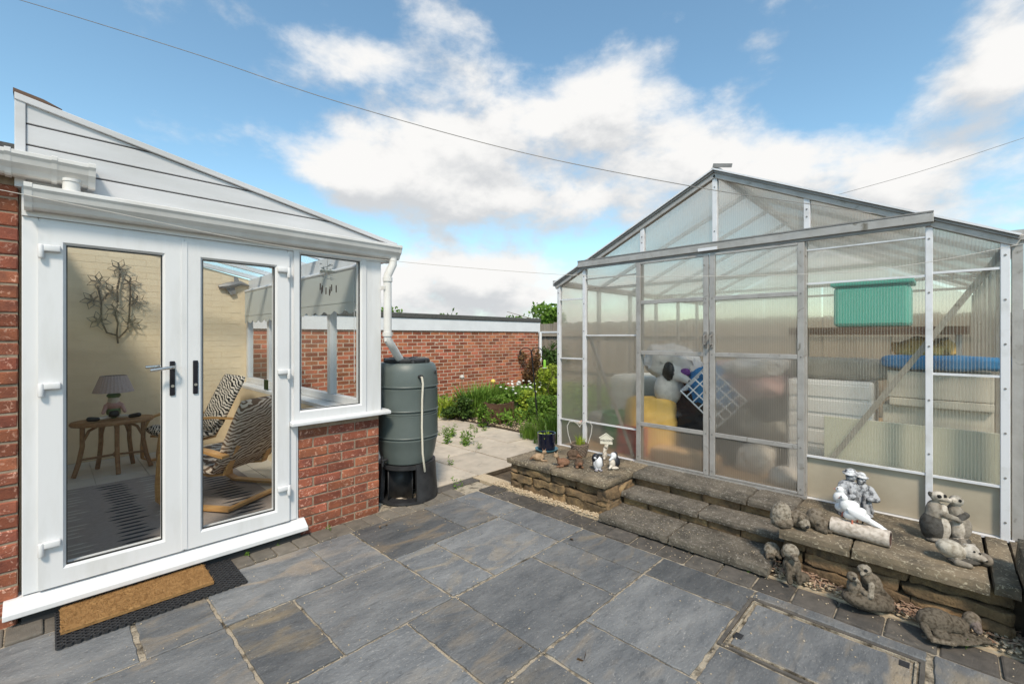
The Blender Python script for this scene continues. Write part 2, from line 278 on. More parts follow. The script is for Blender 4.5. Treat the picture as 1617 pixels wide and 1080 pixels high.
leaf_mat('leaf_green', (.11, .21, .028), (.18, .30, .045)); leaf_mat('leaf_dark', (.05, .1, .022), (.09, .155, .035)); leaf_mat('leaf_lime', (.27, .36, .035), (.36, .44, .06)); leaf_mat('leaf_brown', (.17, .09, .05), (.22, .15, .06))
mat('petal_white', (.8, .8, .74), rough=.7); mat('petal_yellow', (.75, .55, .06), rough=.7); mat('stem_green', (.12, .2, .05), rough=.6)
mat('twig', (.14, .1, .06), (.2, .15, .1), scale=20, rough=.9)
glass_mat('glass', (.98, .985, .98), refl=.65); glass_mat('clear_pane', (.97, .98, .97), refl=.8)
poly_mat('poly', haze=.14, blur=.36, tint=(.975, .955, .92), white=(.76, .71, .63))
poly_mat('poly_clear', haze=.035, blur=.1, tint=(.98, .965, .93), white=(.74, .70, .60))
poly_mat('poly_soft', haze=.08, blur=.25, pitch=.013, tint=(.97, .955, .925), white=(.74, .70, .63))
poly_mat('poly_roof', axis='Y', haze=.04, blur=.0, ribs=.04, tint=(.93, .96, .98), white=(.85, .88, .9), pitch=.03)
poly_mat('poly_side', axis='X', haze=.07, blur=.03, ribs=.06, tint=(.98, .97, .95), white=(.86, .83, .78))
zebra_mat('zebra_black', (.02, .02, .02), (.62, .56, .48)); zebra_mat('zebra_brown', (.15, .1, .07), (.55, .47, .39))
# ------------------------------------------------------------------ mesh helpers
class MB:
    def __init__(s): s.v = []; s.f = []; s.mi = []
    def add(s, vs, fs, mi=0):
        o = len(s.v); s.v += [tuple(v) for v in vs]; s.f += [tuple(i + o for i in f) for f in fs]; s.mi += [mi] * len(fs); return s
    def box(s, x0, x1, y0, y1, z0, z1, mi=0):
        vs = [(x, y, z) for x in (x0, x1) for y in (y0, y1) for z in (z0, z1)]
        return s.add(vs, [(0, 1, 3, 2), (4, 6, 7, 5), (0, 4, 5, 1), (2, 3, 7, 6), (0, 2, 6, 4), (1, 5, 7, 3)], mi)
    def beam(s, a, b, w, t, up=(0, 0, 1), mi=0):
        a = Vector(a); b = Vector(b); d = (b - a).normalized(); up = Vector(up)
        sd_ = d.cross(up); sd_ = sd_.normalized() if sd_.length > 1e-5 else d.orthogonal().normalized(); u = sd_.cross(d).normalized()
        vs = [p + sd_ * (w / 2 * i) + u * (t / 2 * j) for p in (a, b) for i in (-1, 1) for j in (-1, 1)]
        return s.add(vs, [(0, 1, 3, 2), (4, 6, 7, 5), (0, 4, 5, 1), (2, 3, 7, 6), (0, 2, 6, 4), (1, 5, 7, 3)], mi)
    def prism(s, poly, axis, a, b, mi=0):
        """extrude a 2-D outline along one axis from a to b"""
        n = len(poly)
        def P(p, t): return {'x': (t, p[0], p[1]), 'y': (p[0], t, p[1]), 'z': (p[0], p[1], t)}[axis]
        vs = [P(p, a) for p in poly] + [P(p, b) for p in poly]
        return s.add(vs, [tuple(range(n)), tuple(range(2 * n - 1, n - 1, -1))] + [(i, n + i, n + (i + 1) % n, (i + 1) % n) for i in range(n)], mi)
    def tube(s, pts, r, n=8, mi=0, caps=True):
        pts = [Vector(p) for p in pts]; rs = r if isinstance(r, (list, tuple)) else [r] * len(pts)
        rings = []; pu = None
        for i, p in enumerate(pts):
            d = (pts[min(i + 1, len(pts) - 1)] - pts[max(i - 1, 0)]).normalized()
            u = (pu - d * pu.dot(d)) if pu is not None else d.orthogonal()
            u = u.normalized() if u.length > 1e-6 else d.orthogonal().normalized(); pu = u; w = d.cross(u)
            rings.append([p + (u * math.cos(2 * PI * k / n) + w * math.sin(2 * PI * k / n)) * rs[i] for k in range(n)])
        fs = [(i * n + k, i * n + (k + 1) % n, (i + 1) * n + (k + 1) % n, (i + 1) * n + k) for i in range(len(pts) - 1) for k in range(n)]
        if caps: fs += [tuple(range(n - 1, -1, -1)), tuple((len(pts) - 1) * n + k for k in range(n))]
        return s.add([v for r_ in rings for v in r_], fs, mi)
    def band(s, pts, side, w, t, mi=0):
        """flat bent strip: width along 'side', thickness across the path"""
        pts = [Vector(p) for p in pts]; side = Vector(side).normalized(); vs = []
        for i, p in enumerate(pts):
            d = (pts[min(i + 1, len(pts) - 1)] - pts[max(i - 1, 0)]).normalized(); u = side.cross(d).normalized()
            vs += [p + side * (w / 2 * a) + u * (t / 2 * b) for a, b in ((-1, -1), (1, -1), (1, 1), (-1, 1))]
        fs = [(i * 4 + k, i * 4 + (k + 1) % 4, i * 4 + 4 + (k + 1) % 4, i * 4 + 4 + k) for i in range(len(pts) - 1) for k in range(4)]
        fs += [(3, 2, 1, 0), tuple(len(vs) - 4 + k for k in range(4))]
        return s.add(vs, fs, mi)
    def lathe(s, prof, n=32, c=(0, 0, 0), mi=0, close=True):
        vs = [(c[0] + r * math.cos(2 * PI * k / n), c[1] + r * math.sin(2 * PI * k / n), c[2] + z) for r, z in prof for k in range(n)]
        fs = [(i * n + k, i * n + (k + 1) % n, (i + 1) * n + (k + 1) % n, (i + 1) * n + k) for i in range(len(prof) - 1) for k in range(n)]
        if close: fs += [tuple(range(n - 1, -1, -1)), tuple((len(prof) - 1) * n + k for k in range(n))]
        return s.add(vs, fs, mi)
    def mesh(s, name, mats, smooth=False):
        me = bpy.data.meshes.new(name); me.from_pydata(s.v, [], s.f)
        for m_ in (mats if isinstance(mats, (list, tuple)) else [mats]): me.materials.append(M[m_])
        if any(s.mi): me.polygons.foreach_set('material_index', s.mi)
        if smooth: me.polygons.foreach_set('use_smooth', [True] * len(me.polygons))
        bm = bmesh.new(); bm.from_mesh(me); bmesh.ops.recalc_face_normals(bm, faces=bm.faces); bm.to_mesh(me); bm.free()
        return me
    def build(s, name, mats, parent=None, smooth=False, bevel=0, seg=2, **kw):
        o = link(name, s.mesh(name, mats, smooth), parent, **kw)
        if bevel: add_bevel(o, bevel, seg)
        if smooth and not bevel:
            try:
                md = o.modifiers.new('angle', 'EDGE_SPLIT'); md.split_angle = math.radians(38)
            except Exception: pass
        return o
def add_bevel(o, w, seg=2):
    b = o.modifiers.new('bevel', 'BEVEL'); b.width = w; b.segments = seg; b.limit_method = 'ANGLE'; b.angle_limit = math.radians(40)
def link(name, me, parent=None, loc=None, rot=None):
    o = bpy.data.objects.new(name, me); COL.objects.link(o)
    if parent is not None: o.parent = parent
    if loc is not None: o.location = loc
    if rot is not None: o.rotation_euler = rot
    return o
def tag(o, label, cat, group=None):
    o['label'] = label; o['category'] = cat
    if group: o['group'] = group
    return o
def thing(name, label, cat, loc=(0, 0, 0), rotz=0, group=None):
    o = bpy.data.objects.new(name, None); COL.objects.link(o); o.empty_display_size = .05
    o.location = loc; o.rotation_euler = (0, 0, rotz); return tag(o, label, cat, group)
def structure(o): o['kind'] = 'structure'; return o
def stuff(o): o['kind'] = 'stuff'; return o
def bx(name, mt, x0, x1, y0, y1, z0, z1, parent=None, bevel=0, **kw): return MB().box(x0, x1, y0, y1, z0, z1).build(name, mt, parent, bevel=bevel, **kw)
def rough_block(sx, sy, sz, amp, seed, n=4, freq=6, round_=.12):
    """a stone: subdivided box with rounded corners and a rough surface, centred at the origin"""
    bm = bmesh.new(); bmesh.ops.create_cube(bm, size=2)
    bmesh.ops.subdivide_edges(bm, edges=bm.edges[:], cuts=n, use_grid_fill=True)
    for v in bm.verts:
        c = v.co.copy(); s_ = c.normalized() * 1.25
        c = c.lerp(s_, round_)
        p = Vector((c.x * sx / 2, c.y * sy / 2, c.z * sz / 2))
        d = mnoise.noise_vector(p * freq + Vector((seed * 3.1, seed * 1.7, seed))) * amp
        v.co = p + d
    me = bpy.data.meshes.new('stone'); bm.to_mesh(me); bm.free()
    me.polygons.foreach_set('use_smooth', [True] * len(me.polygons))
    return me
def slab_mesh(w, d, t, mt, seed, jag=.004):
    """paving slab, slightly irregular outline, bevelled top edge; top at z=0"""
    rnd = random.Random(seed); n = 14; out = []
    for (x0, y0, x1, y1) in ((-w / 2, -d / 2, w / 2, -d / 2), (w / 2, -d / 2, w / 2, d / 2), (w / 2, d / 2, -w / 2, d / 2), (-w / 2, d / 2, -w / 2, -d / 2)):
        for k in range(n):
            f_ = k / n; j = rnd.uniform(-jag, jag) if k else 0
            x = x0 + (x1 - x0) * f_; y = y0 + (y1 - y0) * f_
            L_ = math.hypot(x1 - x0, y1 - y0); out.append((x - (y1 - y0) / L_ * j, y + (x1 - x0) / L_ * j))
    N_ = len(out); vs = [(x, y, -t) for x, y in out] + [(x, y, -.004) for x, y in out] + [(x * (1 - .0035 / w * 2), y * (1 - .0035 / d * 2), 0) for x, y in out]
    fs = [tuple(2 * N_ + k for k in range(N_))] + [(i * N_ + k, i * N_ + (k + 1) % N_, (i + 1) * N_ + (k + 1) % N_, (i + 1) * N_ + k) for i in range(2) for k in range(N_)]
    return MB().add(vs, fs).mesh('slab', mt)
WORLD = {}
def place(name, label, cat, loc, group=None):
    """a thing whose parts are written in world coordinates; the Empty stands at its base"""
    o = thing(name, label, cat, loc, 0, group); WORLD[o.name] = Matrix.Translation(Vector(loc)).inverted(); return o
_link = link
def link(name, me, parent=None, loc=None, rot=None):
    o = _link(name, me, parent, loc, rot)
    if parent is not None and parent.name in WORLD: o.matrix_parent_inverse = WORLD[parent.name]
    return o
# ================================================================== GROUND AND PAVING
g = MB(); g.add([(-60, -60, -.06), (90, -60, -.06), (90, 90, -.06), (-60, 90, -.06)], [(0, 1, 2, 3)])
structure(g.build('ground', 'soil'))
patio = structure(bx('slate_patio', 'patio_mortar', -3.2, 2.905, -3.6, 3.275, -.05, -.009))
def slab(parent, mt, x0, x1, y0, y1, z, seed, gap=.0085, t=.03, tilt=.0):
    rnd = random.Random(seed * 7 + 1)
    w = x1 - x0 - 2 * gap * rnd.uniform(.6, 1.3); d = y1 - y0 - 2 * gap * rnd.uniform(.6, 1.3)
    o = link('slab' if mt != 'slate' else 'slate_slab', slab_mesh(w, d, t, mt, seed), parent)
    o.location = ((x0 + x1) / 2 + rnd.uniform(-.003, .003), (y0 + y1) / 2 + rnd.uniform(-.003, .003), z + rnd.uniform(-.003, .003))
    o.rotation_euler = (rnd.uniform(-tilt, tilt), rnd.uniform(-tilt, tilt), rnd.uniform(-.004, .004))
    return o
slates = [(-1.3, -.62, 2.67, 3.27), (-.62, -.33, 2.67, 3.27), (-.33, .305, 2.67, 3.27), (.305, .63, 2.67, 3.27), (.63, 1.28, 2.67, 3.27), (1.28, 1.605, 2.67, 3.27), (1.605, 2.27, 2.67, 3.27), (2.27, 2.6, 2.67, 3.27), (2.6, 2.9, 2.67, 3.27),
          (-.98, -.33, 2.03, 2.67), (-.33, -.01, 2.03, 2.67), (-.01, .64, 2.03, 2.67), (.64, .97, 2.03, 2.67), (.97, 1.62, 2.03, 2.67), (1.62, 1.95, 2.03, 2.67), (1.95, 2.6, 2.03, 2.67), (2.6, 2.9, 2.03, 2.67),
          (-.65, 0, 1.37, 2.03), (0, .33, 1.37, 2.03), (.33, .66, 1.37, 2.03), (.66, 1.3, 1.37, 2.03), (1.3, 1.63, 1.37, 2.03), (1.63, 2.285, 1.37, 2.03), (2.285, 2.61, 1.37, 2.03), (2.61, 2.9, 1.37, 2.03),
          (0, .65, .77, 1.37), (.65, .98, .77, 1.37), (.98, 1.635, .77, 1.37), (1.635, 1.97, .77, 1.37), (1.97, 2.62, .8, 1.37), (2.62, 2.9, .8, 1.37),
          (1.3, 1.65, .1, .77), (1.65, 1.97, .1, .77), (1.97, 2.272, .1, .795), (.65, 1.3, .1, .77), (0, .65, .1, .77), (2.815, 2.905, .05, .8),
          (2.26, 2.905, -.62, .04), (1.6, 2.26, -.62, .1), (.95, 1.6, -.62, .1), (.3, .95, -.62, .1), (2.5, 2.905, -1.3, -.62), (1.85, 2.5, -1.3, -.62), (1.2, 1.85, -1.3, -.62), (-.35, .3, -.62, .1), (-.65, 0, .1, .77), (-.65, 0, .77, 1.37)]
for i, (a, b, c, d) in enumerate(slates): slab(patio, 'slate', a, b, c, d, 0, i + 1)
# recessed inspection cover: steel tray with a slate inset
cov = place('inspection_cover', 'slate-filled recessed drain cover with a metal edge frame in the patio', 'drain cover', (2.54, .43, 0))
fr = MB()
for (x0, x1, y0, y1) in ((2.275, 2.292, .06, .80), (2.79, 2.807, .06, .80), (2.292, 2.79, .783, .80), (2.292, 2.79, .06, .077)): fr.box(x0, x1, y0, y1, -.02, .001)
fr.build('frame', 'paver_dark', cov)
fr = MB()
for (x0, x1, y0, y1) in ((2.302, 2.31, .087, .773), (2.772, 2.78, .087, .773), (2.31, 2.772, .765, .773), (2.31, 2.772, .087, .095)): fr.box(x0, x1, y0, y1, -.02, .002)
fr.build('tray_rim', 'patio_mortar', cov)
slab(cov, 'slate', 2.318, 2.764, .103, .757, 0, 77, gap=.004)
for p in ((2.40, .74), (2.72, .13)): bx('lifting_key_hole', 'rubber', p[0] - .022, p[0] + .022, p[1] - .018, p[1] + .018, -.012, .003, cov)
# block edging by the house wall
edge = structure(bx('block_edging', 'patio_mortar', -1.6, 3.1, 3.28, 3.62, -.05, -.012))
pv = [MB().box(-.066, .066, -.098, .098, -.05, 0).mesh('paver', 'paver_grey') for _ in range(1)]
pm = pv[0]
for i in range(29):
    o = link('paver', pm, edge, (-1.2 + i * .139 + random.uniform(-.003, .003), 3.385 + random.uniform(-.006, .006), random.uniform(-.006, .004)), (random.uniform(-.015, .015), random.uniform(-.015, .015), random.uniform(-.02, .02)))
    add_bevel(o, .008)
# dark block edging along the steps
dedge = structure(bx('dark_block_edging', 'patio_mortar', 2.91, 3.13, -1.6, 3.28, -.05, -.012))
pm2 = MB().box(-.1, .1, -.098, .098, -.05, 0).mesh('paver', 'paver_dark')
for i in range(24):
    o = link('paver', pm2, dedge, (3.018 + random.uniform(-.006, .006), 3.18 - i * .204, random.uniform(-.005, .006)), (random.uniform(-.02, .02), random.uniform(-.02, .02), random.uniform(-.02, .02)))
    add_bevel(o, .01)
bx('fill', 'paver_dark', 2.605, 3.13, 3.49, 3.62, -.05, -.004, dedge)
# pale slab path beyond the water butt
path = structure(bx('pale_slab_path', 'soil', 1.99, 5.12, 3.622, 7.0, -.05, -.012))
xs = [2.0, 2.65, 3.24, 3.86, 4.5, 5.11]; ys = [3.625, 4.42, 5.0, 5.6, 6.25, 6.95]
for i in range(5):
    for j in range(5): slab(path, 'pale_slab', xs[i], xs[i + 1], ys[j], ys[j + 1], 0, 200 + i * 5 + j, gap=.011, tilt=.005)
slab(path, 'pale_slab', 3.16, 3.24, 3.13, 3.6, -.002, 240, gap=.005)
# gravel and bark strips
def pebbles(name, mt, spots, smin, smax, label=None):
    b = MB(); bm = bmesh.new(); bmesh.ops.create_icosphere(bm, subdivisions=1, radius=1); bv = [v.co.copy() for v in bm.verts]; bf = [tuple(v.index for v in f.verts) for f in bm.faces]; bm.free()
    for (x, y, z) in spots:
        s_ = random.uniform(smin, smax); sc = Vector((s_ * random.uniform(.8, 1.5), s_ * random.uniform(.7, 1.1), s_ * random.uniform(.4, .8))); R_ = Euler((random.uniform(-.3, .3), random.uniform(-.3, .3), random.uniform(0, 6.3))).to_matrix()
        b.add([R_ @ Vector((v.x * sc.x, v.y * sc.y, v.z * sc.z)) + Vector((x, y, z)) for v in bv], bf)
    o = b.build(name, mt, smooth=False); o['label'] = label or name.replace('_', ' '); return stuff(o)
spots = [(random.uniform(3.125, 3.24), random.uniform(1.98, 3.3), .0 + random.uniform(0, .02)) for _ in range(1300)]
spots += [(random.uniform(3.125, 3.3), random.uniform(-.6, .78), .012 + random.uniform(0, .03)) for _ in range(900)]
structure(MB().box(3.131, 3.3, -1.6, 3.6, -.05, .004).build('gravel_bed', 'gravel'))
stuff(pebbles('gravel', 'gravel', spots, .005, .011, 'pale gravel strip along the foot of the stone walls'))
b = MB()
for _ in range(420):
    y = random.choice((random.gauss(.6, .07), random.gauss(.12, .07), random.uniform(-.5, .7))); x = random.uniform(3.13, 3.3); a = random.uniform(0, 6.3); l = random.uniform(.015, .06); z = .03 + random.uniform(0, .035)
    dv = Vector((math.cos(a), math.sin(a), random.uniform(-.3, .3))); b.beam(Vector((x, y, z)) - dv * l / 2, Vector((x, y, z)) + dv * l / 2, .007, .003)
o = stuff(b.build('bark_chips', 'bark')); o['label'] = 'brown bark chips and dead stalks under the stone wall'
# ================================================================== BRICKWORK
def brick_meshes(l, h, d, mt, n=3, bev=.005):
    out = []
    for k in range(n):
        bm = bmesh.new(); bmesh.ops.create_cube(bm, size=1)
        for v in bm.verts: v.co = Vector((v.co.x * l, v.co.y * d, v.co.z * h)) + Vector((random.uniform(-.002, .002), random.uniform(-.002, .002), random.uniform(-.002, .002)))
        bmesh.ops.bevel(bm, geom=bm.edges[:], offset=bev, segments=1, affect='EDGES')
        me = bpy.data.meshes.new('brick'); bm.to_mesh(me); bm.free(); me.materials.append(M[mt]); out.append(me)
    return out
def brick_run(parent, meshes, half, x0, x1, z0, courses, face_y, depth=.1, axis='x', L=.225, H=.075, limit=None, sort=None, proud=0.003, flip=1):
    """stretcher bond; face at face_y (axis x) or face_x (axis y)"""
    todo = []
    for c in range(courses):
        z = z0 + H * (c + .5); x = x1 - (L if c % 2 == 0 else L / 2)
        if c % 2: todo.append((x1 - L / 4, z, True))
        k = x1 - (L / 2 if c % 2 else 0) - L / 2
        while k > x0: todo.append((k, z, False)); k -= L
    for (k, z, hf) in todo:
        me = random.choice(half if hf else meshes); off = random.uniform(-proud, proud)
        loc = (k, face_y + depth / 2 + off, z) if axis == 'x' else (face_y - flip * (depth / 2 + off), k, z)
        o = link('brick', me, parent, loc, (random.uniform(-.006, .006), random.uniform(-.006, .006), (0 if axis == 'x' else PI / 2) + random.uniform(-.008, .008)))
B_full = brick_meshes(.214, .0645, .1, 'brick', 4); B_half = brick_meshes(.102, .0645, .1, 'brick', 3)
YA = 3.5
house = place('brick_house', 'red brick house corner with white gutter beside the conservatory doors', 'house', (-1.2, YA, 0))
hw = bx('wall', 'mortar', -1.7, -.115, YA + .006, YA + .25, -.05, 2.42, house)
brick_run(hw, B_full, B_half, -1.1, -.108, -.03, 31, YA)
bx('flat_roof', 'felt', -1.7, -.112, YA - .02, 7.1, 2.43, 2.5, house)
bx('rear_wall', 'mortar', -1.7, -.3, YA + .26, 7.1, -.05, 2.42, house)
OG = [(0, 0), (0, .118), (-.012, .118), (-.098, .118), (-.112, .112), (-.112, .095), (-.102, .08), (-.094, .055), (-.072, .03), (-.06, .008), (-.05, 0)]
def gutter(parent, x0, x1, y, z, name='gutter', sc=1.0, mt='upvc_gutter'):
    o = MB().prism([(y + p[0] * sc, z + p[1] * sc) for p in OG], 'x', x0, x1).build(name, mt, parent); return o
def clip(parent, x, w, y, z, name='gutter_bracket', sc=1.0):
    return MB().prism([(y + .004 + (p[0] * sc - .006), z + (p[1] - .059) * 1.1 * sc + .059 * sc) for p in OG], 'x', x - w / 2, x + w / 2).build(name, 'upvc_gutter', parent)
hg = gutter(house, -1.7, .178, YA - .03, 2.325)
for x in (-.145, .02, .165): clip(hg, x, .022 if x < .1 else .03, YA - .03, 2.325)
MB().lathe([(.036, 2.27), (.036, 2.335), (.04, 2.335), (.04, 2.35)], 20, (.085, YA - .085, 0)).build('outlet', 'upvc_gutter', house, smooth=True)
# ================================================================== CONSERVATORY
cons = place('conservatory', 'white plastic framed lean-to conservatory with glazed double doors', 'conservatory', (.9, 5.2, 0))
XB = 1.985; YB = 6.95
bx('floor', 'floor_tile', -.1, XB - .02, YA + .03, YB, -.05, .08, cons)
for i in range(5):
    for j in range(8):
        o = bx('floor_tile', 'floor_tile', -.09 + i * .4 + .003, -.09 + i * .4 + .397, YA + .08 + j * .42, YA + .08 + j * .42 + .414, .081, .088, cons)
bw = MB(); bw.prism([(-.1, .05), (XB, .05), (XB, 2.27), (-.1, 2.74)], 'y', YB, YB + .1); bw = bw.build('back_wall', 'beige_wall', cons)
pb = [MB().box(-.1105, .1105, -.0005, .004, -.036, .036).mesh('painted_brick', 'beige_wall') for _ in range(1)][0]
for c in range(32):      # painted brickwork: each brick a little proud of its joints
    z = .128 + c * .075
    for k in range(9):
        x = .03 + k * .225 + (.1125 if c % 2 else 0)
        if x < XB - .2 and z + .04 < 2.72 - (x + .1) * .22: link('painted_brick', pb, bw, (x, YB - .002 + random.uniform(-.0008, .0008), z + random.uniform(-.001, .001)))
bx('inner_wall', 'beige_wall', -.112, -.092, YA + .09, YB, .05, 2.7, cons)
# gable boards, seen above the gutter
def roof_z(x): return 2.765 + (x + .12) * (2.315 - 2.765) / (2.13 + .12)
gz = [2.295, 2.405, 2.515, 2.625, 2.735]
for k in range(4):
    z0, z1 = gz[k], gz[k + 1] - .008
    if k == 0: pass
    def xat(z): return -.12 + (2.765 - .036 - z) * (2.13 + .12) / .45
    xa, xb = min(xat(z0), 2.09), min(xat(z1), 2.09)
    if xa < -.05: continue
    poly = [(-.084, z0), (xa, z0), (max(xb, -.08), z1), (-.084, z1)]
    MB().prism(poly, 'y', YA - .018 - .001 * k, YA + .015).build('cladding_board', 'cladding', cons, bevel=.003)
MB().prism([(-.1, 2.26), (2.1, 2.26), (2.1, 2.3), (-.1, 2.72)], 'y', YA + .016, YA + .03).build('gable_backing', 'black_gap', cons)
MB().prism([(-.125, 2.28), (-.085, 2.28), (-.085, 2.725), (-.125, 2.765)], 'y', YA - .03, YA + .05).build('gable_trim', 'cladding', cons, bevel=.003)
MB().prism([(-.125, 2.768), (2.135, 2.318), (2.135, 2.285), (-.125, 2.732)], 'y', YA - .036, YA + .055).build('verge_trim', 'cladding', cons, bevel=.003)
MB().prism([(-.13, 2.79), (-.02, 2.768), (.05, 2.74), (-.13, 2.768)], 'y', YA - .03, YA + .3).build('ridge_flashing', 'planter_wood', cons)
gt = gutter(cons, -.085, 2.11, YA - .03, 2.165)
MB().prism([(YA - .03 + p[0] - .004, 2.165 + p[1] * 1.03 - .003) for p in OG], 'x', 2.105, 2.118).build('gutter_end', 'upvc_gutter', gt)
clip(gt, -.075, .03, YA - .03, 2.165)
bx('fascia', 'upvc', -.1, 2.06, YA - .026, YA + .02, 2.135, 2.285, cons)
bx('eaves_beam', 'upvc', XB - .06, XB + .07, YA + .06, YB, 2.14, 2.28, cons)
MB().prism([(XB + .06, 2.2), (XB + .18, 2.2), (XB + .18, 2.3), (XB + .06, 2.3)], 'y', YA - .02, YB).build('side_gutter', 'upvc_gutter', cons)
# roof sheets and glazing bars
n = 6
for k in range(n):
    y0 = YA + .06 + (YB - YA - .06) * k / n; y1 = YA + .06 + (YB - YA - .06) * (k + 1) / n
    MB().add([(-.1, y0 + .02, 2.735), (-.1, y1 - .02, 2.735), (2.1, y1 - .02, 2.295), (2.1, y0 + .02, 2.295), (-.1, y0 + .02, 2.745), (-.1, y1 - .02, 2.745), (2.1, y1 - .02, 2.305), (2.1, y0 + .02, 2.305)],
             [(0, 1, 2, 3), (7, 6, 5, 4), (0, 4, 5, 1), (1, 5, 6, 2), (2, 6, 7, 3), (3, 7, 4, 0)]).build('roof_sheet', 'poly_roof', cons)
    MB().beam((-.1, y1, 2.735), (2.1, y1, 2.295), .05, .05).build('glazing_bar', 'upvc', cons)
bx('wall_plate', 'upvc', -.11, -.04, YA + .06, YB, 2.6, 2.74, cons)
# door frame and doors in the front wall
F0, F1 = YA - .012, YA + .06
df = MB()
df.box(-.1, -.037, F0, F1, .135, 2.135); df.box(1.225, 1.29, F0, F1, .135, 2.135); df.box(-.037, 1.225, F0, F1, 2.10, 2.135)
df.build('door_frame', 'upvc', cons, bevel=.004)
MB().prism([(YA - .088, .055), (YA - .088, .083), (YA - .015, .128), (YA + .06, .134), (YA + .06, .055)], 'x', -.165, 1.345).build('threshold', 'upvc', cons, bevel=.004)
bx('threshold_base', 'black_gap', -.1, 1.3, YA - .06, YA + .05, -.02, .054, cons)
def sash(name, x0, x1, z0, z1, sides, top, bot, parent, gx=None):
    """mitred plastic sash with bevelled inner edge, gasket and a sealed pane"""
    root = parent; yo, yi = YA - .03, YA + .045
    a = MB(); ox = [(x0, z0), (x1, z0), (x1, z1), (x0, z1)]; ix = [(x0 + sides, z0 + bot), (x1 - sides, z0 + bot), (x1 - sides, z1 - top), (x0 + sides, z1 - top)]
    ch = .014; jx = [(ix[0][0] - ch, ix[0][1] - ch), (ix[1][0] + ch, ix[1][1] - ch), (ix[2][0] + ch, ix[2][1] + ch), (ix[3][0] - ch, ix[3][1] + ch)]
    for k in range(4):
        q = (k + 1) % 4; e = .0006
        loop = [ox[k], ox[q], jx[q], jx[k]]
        vs = [(p[0], yo, p[1]) for p in loop] + [(ix[q][0], yo + .016, ix[q][1]), (ix[k][0], yo + .016, ix[k][1])] + [(ox[k][0], yi, ox[k][1]), (ox[q][0], yi, ox[q][1]), (ix[q][0], yi, ix[q][1]), (ix[k][0], yi, ix[k][1])]
        a.add(vs, [(0, 1, 2, 3), (3, 2, 4, 5), (0, 6, 7, 1), (7, 6, 9, 8), (5, 4, 8, 9)])
    o = a.build(name, 'upvc', root)
    gk = MB(); t = .004
    (xa, za), (xb, zb) = ix[0], ix[2]
    gk.box(xa - .001, xa + t, yo + .014, yo + .03, za, zb); gk.box(xb - t, xb + .001, yo + .014, yo + .03, za, zb); gk.box(xa, xb, yo + .014, yo + .03, za - .001, za + t); gk.box(xa, xb, yo + .014, yo + .03, zb - t, zb + .001)
    gk.build('gasket', 'gasket', o)
    bx('pane', 'glass', xa + .001, xb - .001, yo + .022, yo + .028, za + .001, zb - .001, o)
    return o
d1 = sash('door', -.04, .594, .142, 2.112, .107, .112, .10, cons)
d2 = sash('door', .6, 1.232, .142, 2.112, .097, .112, .10, cons)
bx('meeting_strip', 'upvc', .582, .612, YA - .034, YA - .029, .15, 2.105, d1)
def hinge(parent, x, z, sgn):
    h = MB(); h.tube([(x, YA - .048, z - .045), (x, YA - .048, z + .03)], .013, 12); h.box(min(x, x + sgn * .075), max(x, x + sgn * .075), YA - .056, YA - .03, z - .006, z + .03)
    h.build('hinge', 'upvc', parent, smooth=True, bevel=.006)
for z in (1.96, 1.22, .37): hinge(d1, -.03, z, 1); hinge(d2, 1.222, z + .01, -1)
def doorplate(parent, x, lever):
    bx('handle_plate', 'black_gloss', x - .014, x + .014, YA - .04, YA - .0305, 1.13, 1.345, parent, bevel=.005)
    MB().tube([(x, YA - .046, 1.19), (x, YA - .038, 1.19)], .009, 12).build('lock_cylinder', 'steel', parent, smooth=True)
    if lever:
        MB().tube([(x, YA - .04, 1.31), (x, YA - .085, 1.31), (x - .012, YA - .095, 1.309), (x - .115, YA - .095, 1.296)], .0095, 12).build('lever', 'steel', parent, smooth=True)
        MB().tube([(x, YA + .045, 1.31), (x, YA + .095, 1.31), (x - .115, YA + .1, 1.305)], .0095, 12).build('inside_lever', 'steel', parent, smooth=True)
doorplate(d1, .535, True); doorplate(d2, .655, False)
# side window on the dwarf wall
wn = sash('side_window', 1.264, 1.842, .868, 2.136, .052, .018, .075, cons)
bx('corner_post', 'upvc', 1.845, XB, YA - .018, YA + .12, .868, 2.136, cons, bevel=.004)
MB().prism([(YA - .075, .835), (YA - .075, .86), (YA - .03, .87), (YA + .1, .87), (YA + .1, .835)], 'x', 1.235, 2.05).build('window_sill', 'upvc', cons, bevel=.005)
bx('door_side_trim', 'upvc', 1.2905, 1.302, YA - .004, YA + .06, .1, .833, cons)
# dwarf brick wall
dw = bx('dwarf_wall', 'mortar', 1.312, XB - .012, YA + .006, YA + .2, -.05, .833, cons)
brick_run(dw, B_full, B_half, 1.4, XB - .004, -.03, 11, YA)
for c in range(11):          # cut bricks at the door side
    w = (1.987 - 1.304) - (.225 * 2 if c % 2 == 0 else .225 * 2.5); w = w - .008
    if w > .03:
        me = brick_meshes(w - .012, .0645, .1, 'brick', 1)[0]; link('brick', me, dw, (1.304 + w / 2, YA + .05, -.03 + .075 * (c + .5)))
dw2 = bx('side_dwarf_wall', 'mortar', XB - .2, XB - .018, YA + .21, YB, -.05, .833, cons)
brick_run(dw2, B_full, B_half, YA + .25, YB, -.03, 11, XB - .004, axis='y')
